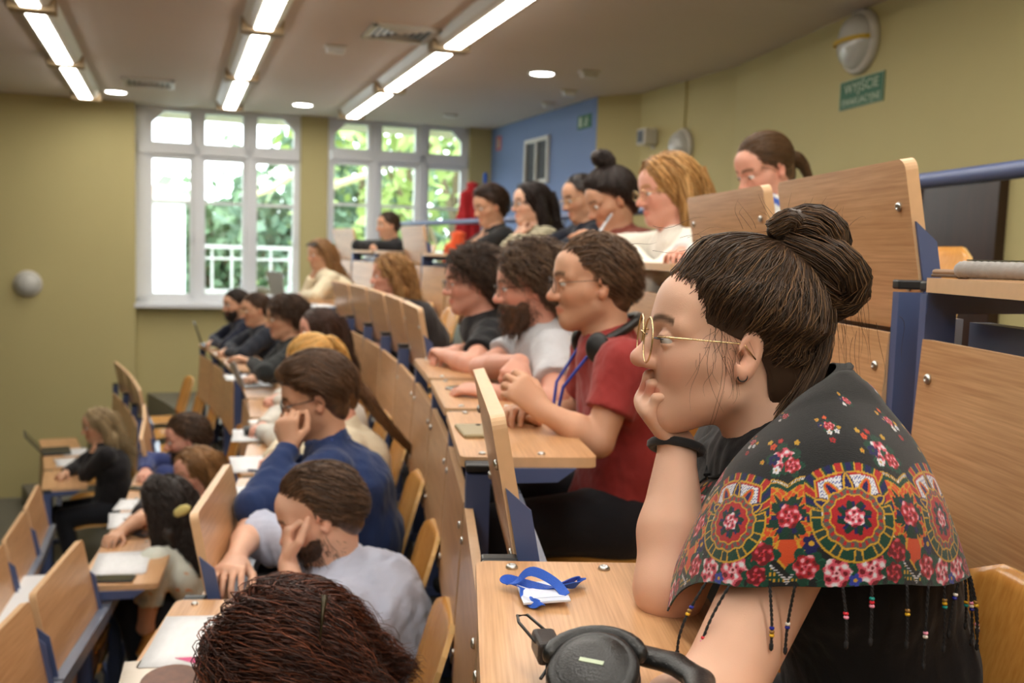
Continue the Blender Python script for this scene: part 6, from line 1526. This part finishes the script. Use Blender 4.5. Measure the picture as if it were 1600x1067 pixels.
# back row
paper(1, None, (3.85, .17), .2, .3, 'notebook sheet under the hands in the white blazer sleeves', 0, 3); paper(1, None, (6.75, .13), .2, .3, 'white sheets in front of the man with the fringe', 0, 2); paper(1, None, (8.95, .13), .2, .3, 'white sheets on the desk of the woman in the black jumper', 0, 2)
o = empty('smartphone', frame(at_d(940, 358, 4.35), unit(np.array([.5, .3, .8])), unit(np.array([.1, -.95, .2])), unit(np.array([-.85, 0, .5]))), 'white phone held up by the woman in the rust jumper', 'phone')
link('phone_body', MB().box((0, 0, 0), (.150, .074, .009), bev=.003).mesh('phone_body', M['silver']), o); link('camera_bump', MB().box((.05, .02, .006), (.03, .026, .003)).mesh('camera_bump', M['cap']), o)
pc = at_z(1560, 446, ROWZ[1] + DESK_Z)
cs = empty('pencil_case', row_frame(1, 1.39, .06, DESK_Z + .001) @ Matrix.Rotation(.5, 4, 'Z') @ Matrix.Scale(.6, 4), 'grey ribbed pencil case on the back row desk', 'pencil case')
f_ = Field(.006); f_.cone((0, -.09, .024), (0, .09, .024), .026, .026, .01); V, Q = f_.mesh(); V[:, 2] = np.maximum(V[:, 2] * .9, .002); V += np.stack([0 * V[:, 0], 0 * V[:, 0], .0015 * np.sin(V[:, 1] * 700)], 1)
link('case_body', np_mesh('case_body', V, Q, cloth(lin(150, 146, 142))), cs); link('zip', MB().box((0, 0, .0475), (.004, .17, .003)).mesh('zip', M['bolt']), cs)
gs = empty('spectacle_case', row_frame(1, 1.455, .03, DESK_Z + .001) @ Matrix.Rotation(.4, 4, 'Z') @ Matrix.Scale(.6, 4), 'slim brown case beside the grey pencil case', 'case'); link('case_lid', MB().box((0, 0, .014), (.03, .13, .016), bev=.007).mesh('case_lid', mat('brown_leather', lin(150, 122, 96), .5), True), gs); link('case_base', MB().box((0, 0, .005), (.031, .131, .009), bev=.003).mesh('case_base', mat('dark_leather', lin(100, 80, 62), .5)), gs)
# window sill
def sillp(px, py): return at_z(px, py, SILL + .003)
o = empty('paper_stack', frame(sillp(352, 468), EV, DV, UP), 'loose white papers on the window sill', 'paper')
for i in range(4): link('sheet', MB().box((i * .03, -.02 * i, .004 + .003 * i), (.30, .2, .002), np.array(Matrix.Rotation(.3 * i, 3, 'Z'))).mesh('sheet', M['paper']), o)
o = empty('folded_jacket', frame(sillp(405, 470) + DV * .02, EV, DV, UP), 'grey-brown folded jacket heaped on the window sill', 'jacket')
f_ = Field(.012); rs = np.random.RandomState(5)
for i in range(9): f_.ell((rs.uniform(-.2, .2), rs.uniform(-.05, .04), .07 + rs.uniform(0, .06)), np.eye(3), (rs.uniform(.08, .14), .07, rs.uniform(.04, .07)), .03)
f_.ell((0, 0, .05), np.eye(3), (.28, .09, .055), .03); V, Q = f_.mesh(); V[:, 2] = np.maximum(V[:, 2], 0); V += vnormals(V, Q) * (.008 * wrinkle(V, 40, 3))[:, None]
link('jacket_cloth', np_mesh('jacket_cloth', V, Q, cloth(lin(112, 102, 90))), o)
o = empty('wine_bottle', frame(sillp(379, 472) + DV * .0, EV, DV, UP), 'dark green glass bottle standing on the window sill', 'bottle')
link('bottle_glass', MB().lathe([(.034, 0), (.036, .01), (.036, .17), (.030, .2), (.014, .24), (.013, .29), (.015, .295), (.013, .3)], 20).mesh('bottle_glass', mat('dark_green_glass', lin(24, 40, 34), .1), True), o); link('bottle_cap', MB().lathe([(.016, .285), (.016, .305), (.001, .306)], 12).mesh('bottle_cap', M['cap'], True), o)
# coat stand with a red coat behind the rail, orange jacket over the rail
pb = at_d(757, 330, 9.9); zf = ROWZ[1]
st = empty('coat_stand', frame((pb[0], pb[1], zf), EV, DV, UP), 'blue metal coat stand with hooks in the corner by the blue wall', 'coat stand')
ht = at_d(757, 270, 9.9)[2] - zf
link('pole', MB().tube([(0, 0, .02), (0, 0, ht)], .022, 10).mesh('pole', BLUEP, True), st); link('base', MB().lathe([(.2, 0), (.2, .02), (.03, .04), (.022, .06)], 24).mesh('base', BLUEP, True), st)
for a_ in range(5): link('hook', MB().tube([(0, 0, ht - .22), (.11 * math.cos(a_ * 1.256), .11 * math.sin(a_ * 1.256), ht - .20), (.14 * math.cos(a_ * 1.256), .14 * math.sin(a_ * 1.256), ht - .12)], .009, 6).mesh('hook', M['steel'], True), st)
def hung(name, top, L, w, col, label, seed):
    o = empty(name, Matrix.Translation(Vector(top)), label, 'coat'); f_ = Field(.016); f_.loft((0, 0, -.02), (0, 0, -L * .35), (.05, .04), (w, .08), EV, .04); f_.loft((0, 0, -L * .35), (0, 0, -L), (w, .08), (w * 1.15, .10), EV, .04)
    f_.cone(EV * w * .6 - UP * .12, EV * w * 1.05 - UP * L * .7, .05, .04, .03); f_.cone(-EV * w * .6 - UP * .12, -EV * w * 1.0 - UP * L * .7, .05, .04, .03); V, Q = f_.mesh(); V += vnormals(V, Q) * (.012 * np.sin(V @ EV * 70 + seed) * np.clip(-V[:, 2] * 3, 0, 1))[:, None]
    link('coat_cloth', np_mesh('coat_cloth', V, Q, cloth(col)), o); link('collar', MB().tube([(-.05, 0, -.01), (0, .02, .01), (.05, 0, -.01)], .022, 8).mesh('collar', cloth(col), True), o)
hung('red_coat', at_d(738, 288, 9.75), .95, .13, lin(164, 30, 36), 'red coat hanging from the blue coat stand', 1)
hung('orange_jacket', at_d(716, 366, 7.7) , .55, .10, lin(214, 84, 42), 'orange jacket hanging behind the man in the black shirt', 2)
# bags on the steps
def bag(k, s, x, col, label, sz=1.0, seed=0, name='backpack'):
    o = empty(name, row_frame(k, s, x), label, 'bag', 'bags on the floor'); f_ = Field(.013); f_.ell((0, 0, .17 * sz), np.eye(3), (.11 * sz, .16 * sz, .19 * sz), .03, cut=(np.array([0, 0, .003]), np.array([0, 0, -1.0]))); f_.ell((-.09 * sz, 0, .12 * sz), np.eye(3), (.05 * sz, .12 * sz, .10 * sz), .02); V, Q = f_.mesh(); V += vnormals(V, Q) * (.005 * wrinkle(V, 45, seed))[:, None]; V[:, 2] = np.maximum(V[:, 2], .002)
    link('bag_body', np_mesh('bag_body', V, Q, cloth(col)), o); link('carry_handle', MB().tube([(.02, -.05, .35 * sz), (.02, -.03, .39 * sz), (.02, .03, .39 * sz), (.02, .05, .35 * sz)], .008, 6).mesh('carry_handle', M['black'], True), o)
    link('zip', MB().tube([(-.10 * sz * math.cos(t) - .035 * sz, .12 * sz * math.sin(t), .17 * sz) for t in np.linspace(-1, 1, 9)], .003, 5).mesh('zip', M['bolt'], True), o)
bag(0, 1.75, .16, (.012, .012, .014), 'black backpack on the step below the tipped-up desk', 1.0, 1); bag(0, 2.6, .14, (.015, .015, .018), 'black bag on the step by the feet of the red T-shirt man', .9, 2); bag(-2, 3.15, .22, lin(104, 108, 116), 'grey canvas bag on the floor beside the woman with dark curls', 1.15, 3); bag(0, 4.6, .15, (.02, .02, .022), 'black bag under the tipped-up desks of the curved row', .9, 4)

# ---- blue lanyard with a badge on the desk of the woman in the shawl
LAN = mat('blue_lanyard', lin(36, 92, 200), .6, bump=.3, bscale=900)
lz = DESK_Z
def lp(px, py, dz): p_ = at_z(px, py, lz + dz); return p_
root = empty('lanyard', Matrix.Translation(Vector(lp(846, 925, 0))), 'bright blue lanyard with a plastic name badge on the desk', 'lanyard'); o0 = lp(846, 925, 0)
def ribbon(pts, w, name, parent, o0, m, th=.0012, flat=None):
    P = np.array([lp(*q) for q in pts]) - o0; n = 40; t = np.linspace(0, 1, n); tt = np.linspace(0, 1, len(P)); C_ = np.stack([np.interp(t, tt, P[:, i]) for i in range(3)], 1)
    for _ in range(4): C_[1:-1] = (C_[:-2] + 2 * C_[1:-1] + C_[2:]) / 4
    T = np.gradient(C_, axis=0); T /= np.linalg.norm(T, axis=1)[:, None]; wv = np.array([unit(np.cross(q, UP) * (1 - .55 * abs(math.sin(i * .16))) + UP * .75 * math.sin(i * .16 + .6)) for i, q in enumerate(T)])
    nn = np.cross(T, wv); b_ = MB(); V_ = []
    for i in range(n):
        for sx, sn in ((-1, -1), (1, -1), (1, 1), (-1, 1)): V_.append(C_[i] + wv[i] * w / 2 * sx + nn[i] * th / 2 * sn)
    Fq = [(i * 4 + k_, i * 4 + (k_ + 1) % 4, i * 4 + 4 + (k_ + 1) % 4, i * 4 + 4 + k_) for i in range(n - 1) for k_ in range(4)] + [(0, 1, 2, 3), ((n - 1) * 4 + 3, (n - 1) * 4 + 2, (n - 1) * 4 + 1, (n - 1) * 4)]
    b_.add(V_, Fq); return b_.build(name, m, parent, smooth=False)
ribbon([(884, 930, .012), (872, 912, .020), (850, 898, .030), (826, 888, .032), (812, 905, .018), (800, 912, .010), (788, 913, .008), (785, 908, .010), (792, 903, .012), (806, 908, .010), (830, 915, .012), (860, 918, .012), (880, 918, .012)], .0125, 'ribbon', root, o0, LAN)
ribbon([(872, 912, .012), (890, 908, .010), (905, 903, .010), (910, 906, .010), (902, 914, .007), (885, 915, .010), (862, 908, .014)], .0125, 'ribbon', root, o0, LAN)
ribbon([(815, 918, .010), (818, 930, .007), (830, 942, .007), (850, 945, .007)], .0125, 'ribbon', root, o0, LAN)
bmw = frame(lp(848, 925, .008) - o0, *[unit(v_) for v_ in (np.array([.97, .12, 0.06]), np.array([-.12, .99, .0]), np.array([-.06, 0, 1]))])
bd = link('badge_sleeve', MB().box((0, 0, 0), (.060, .075, .0035), bev=.001).mesh('badge_sleeve', mat('clear_badge', lin(214, 220, 232), .12)), root, bmw)
link('badge_card', MB().box((.004, -.008, .0022), (.040, .036, .0006)).mesh('badge_card', mat('badge_card', lin(214, 220, 236), .5, var=.12, vscale=160)), bd)

# ---- black over-ear headphones on the same desk
hp0 = at_z(926, 1098, DESK_Z)
hp = empty('headphones', frame(hp0, unit(np.array([.92, -.38, 0])), unit(np.array([.38, .92, 0])), UP) @ Matrix.Scale(1.12, 4), 'black folding over-ear headphones lying on the desk edge', 'headphones')
LEA = mat('black_leatherette', (.012, .012, .012), .32, bump=.15, bscale=500); MET = mat('speckled_black_metal', (.05, .045, .045), .3, metal=.6, bump=.4, bscale=900)
def rounded_lathe(r, h): return [(.001, 0), (r * .8, 0), (r * .97, h * .12), (r, h * .3), (r, h * .62), (r * .94, h * .8), (r * .7, h * .96), (.001, h)]
def squash(paths, z0, kz, name, m, parent):
    f_ = Field(.003)
    for P_, r_ in paths:
        for i in range(len(P_) - 1): f_.cone(P_[i], P_[i + 1], r_, r_, .004)
    V, Q = f_.mesh(); V = relax(V, Q, 1); V[:, 2] = z0 + (V[:, 2] - z0) * kz; return link(name, np_mesh(name, V, Q, m), parent)
cm_ = Matrix.Translation((.0, 0, .022)) @ Matrix.Rotation(math.radians(24), 4, 'X') @ Matrix.Diagonal((1.0, 1.1, 1, 1))
cup = link('ear_cup', MB().lathe([(.001, 0), (.034, 0), (.040, .003), (.041, .009), (.039, .014), (.034, .0165), (.033, .0160), (.031, .0185), (.018, .0205), (.001, .021)], 36).mesh('ear_cup', LEA, True), hp, cm_)
link('ear_pad', MB().lathe([(.018, .001), (.036, .001), (.041, -.005), (.040, -.014), (.030, -.019), (.018, -.014)], 36).mesh('ear_pad', LEA, True), cup)
link('cup_logo', MB().box((0, 0, .0212), (.022, .004, .0006)).mesh('cup_logo', M['sigwhite']), cup)
arc_ = [np.array([.043 * math.cos(t), .047 * math.sin(t), .034 + .008 * math.sin(t)]) for t in np.linspace(math.radians(40), math.radians(175), 12)]
squash([(arc_, .0075)], .036, 1.2, 'cup_fork', LEA, hp)
squash([([np.array(q) for q in ((.02, .052, .03), (.06, .046, .03), (.088, .022, .03), (.10, -.02, .03), (.10, -.08, .03))], .0135)], .03, .65, 'band', LEA, hp)
link('hinge_block', MB().box((-.056, .030, .030), (.022, .040, .022), np.array(Matrix.Rotation(.55, 3, 'Z')), bev=.004).mesh('hinge_block', MET), hp)
link('wire_yoke', MB().tube([(-.060, .020, .034), (-.092, .050, .040), (-.100, .066, .040), (-.092, .072, .040), (-.056, .046, .034)], .0016, 6).mesh('wire_yoke', M['cap'], True), hp)
link('wire_yoke', MB().tube([(-.050, .016, .024), (-.044, .002, .022), (-.042, -.02, .022)], .0018, 6).mesh('wire_yoke', M['cap'], True), hp)
cup2 = link('ear_cup', MB().lathe(rounded_lathe(.041, .026), 32).mesh('ear_cup', LEA, True), hp, Matrix.Translation((.07, -.10, .006)) @ Matrix.Diagonal((1.0, 1.12, 1, 1)))
# ---- headphones and lanyard worn by the man in red
def around(g, a, r, dz, df=0.0): return g.N + (g.f * math.cos(a) + g.l * math.sin(a)) * r + UP * dz + g.f * df - g.p0
bnd = MB().tube([around(g2, a_, .088, .045 + .02 * math.cos(a_ - math.pi) - .03 * (1 + math.cos(a_)), .01) for a_ in np.radians(np.linspace(62, 298, 22))], .0125, 8)
hb_ = bnd.build('neck_headphones', LEA, g2.root, smooth=True)
for q in (1, -1):
    c_ = around(g2, math.radians(72 * q), .100, -.012, .015); dirn_ = unit(g2.l * q * .9 + g2.f * .35 + UP * .1); u_ = unit(np.cross(UP, dirn_)); w_ = np.cross(dirn_, u_)
    mw_ = frame(c_, u_, w_, dirn_); e_ = link('ear_cup', MB().lathe(rounded_lathe(.036, .026), 24).mesh('ear_cup', LEA, True), hb_, mw_); e_.matrix_local = mw_ @ Matrix.Diagonal((.85, 1.1, 1, 1))
BL2 = mat('blue_cord', lin(50, 70, 170), .6)
def worn_lanyard(g, m=BL2, L=.30):
    b_ = MB()
    for q in (1, -1): b_.tube([around(g, math.radians(100 * q), .078, .03), around(g, math.radians(50 * q), .10, -.03), around(g, math.radians(22 * q), .135, -.12), around(g, math.radians(4 * q), .15, -L)], .0045, 6)
    b_.build('neck_lanyard', m, g.root, smooth=True)
worn_lanyard(g2); worn_lanyard(g16, BL2, .26)
# scarf of the woman with the ponytail
f_ = Field(.008)
for i, a_ in enumerate(np.linspace(0, 2 * math.pi, 14)): f_.ell(g7.N + (g7.f * math.cos(a_) + g7.l * math.sin(a_)) * .075 + UP * (.03 + .01 * math.sin(a_ * 3)) + g7.f * .01, np.eye(3), (.036, .036, .034), .015)
f_.loft(g7.N + g7.f * .08 - UP * .0, g7.N + g7.f * .13 - UP * .16, (.07, .03), (.05, .02), g7.l, .02); V, Q = f_.mesh(); V += vnormals(V, Q) * (.004 * wrinkle(V, 70, 4))[:, None]
w_ = wrinkle(V, 55, 8); Cc = np.where((w_ > .45)[:, None], np.array(lin(60, 70, 84)), np.where((w_ < -.75)[:, None], np.array(lin(60, 90, 170)), np.array(lin(226, 226, 222))))
link('scarf', np_mesh('scarf', V - g7.p0, Q, colmat('printed_scarf', .8), Cc), g7.root)
# hair ornament of the auburn-haired woman
p_ = at_d(507, 930, 1.70) - g14.p0; q_ = at_d(500, 1000, 1.66) - g14.p0
MB().tube([p_, p_ * .6 + q_ * .4, q_], [.006, .0035, .0012], 8).build('hair_stick', mat('black_gold_stick', (.05, .04, .02), .25, metal=.5), g14.root, smooth=True)

# ---- labels that say who sits at which desk and on which seat
SHORT = ['the man in the red T-shirt', 'the bearded man in the light grey T-shirt', 'the man in the black T-shirt', 'the curly blonde woman', 'the woman in the cream cardigan', 'the woman with the white scarf', 'the woman in the white blazer', 'the woman in the rust jumper', 'the man in the navy jumper',
         'the woman in the striped jumper', 'the man with the brown fringe', 'the woman in the black jumper', 'the auburn-haired woman', 'the man in the light blue shirt', 'the man with the quiff', 'the woman with the long brown ponytail', 'the golden blonde woman', 'the smiling brown-haired woman', 'the man in the black hoodie',
         'the man in the hooded jacket', 'the dark-bearded man in navy', 'the woman with dark curls', 'the woman with thin glasses', 'the bearded man in the blue hoodie', 'the ash blonde woman', 'the woman in the floral shawl']
taken = set()
for lst, what in ((DESKS, 'desk'), (CHAIRS, 'chair')):
    taken = set()
    for (g_, lab), sh_ in zip(PEOPLE, SHORT):
        c_ = [(abs(it[2] - g_.sh), it) for it in lst if it[1] == g_.k and it[0].name not in taken]
        if not c_: continue
        dist, it = min(c_, key=lambda q: q[0])
        if dist < .36 and not it[-1]:
            taken.add(it[0].name)
            if what == 'desk': it[0]['label'] = 'beech folding desk %s in front of %s' % ('tipped up' if it[3] else 'lowered flat', sh_)
            else: it[0]['label'] = 'moulded plywood seat used by ' + sh_
    for it in lst:
        if it[0].name not in taken and not it[-1]: it[0]['label'] = ('unused beech folding desk %s in %s' % ('tipped up' if it[3] else 'lowered flat', ROWSAY[it[1]])) if what == 'desk' else 'empty moulded plywood seat in ' + ROWSAY[it[1]]
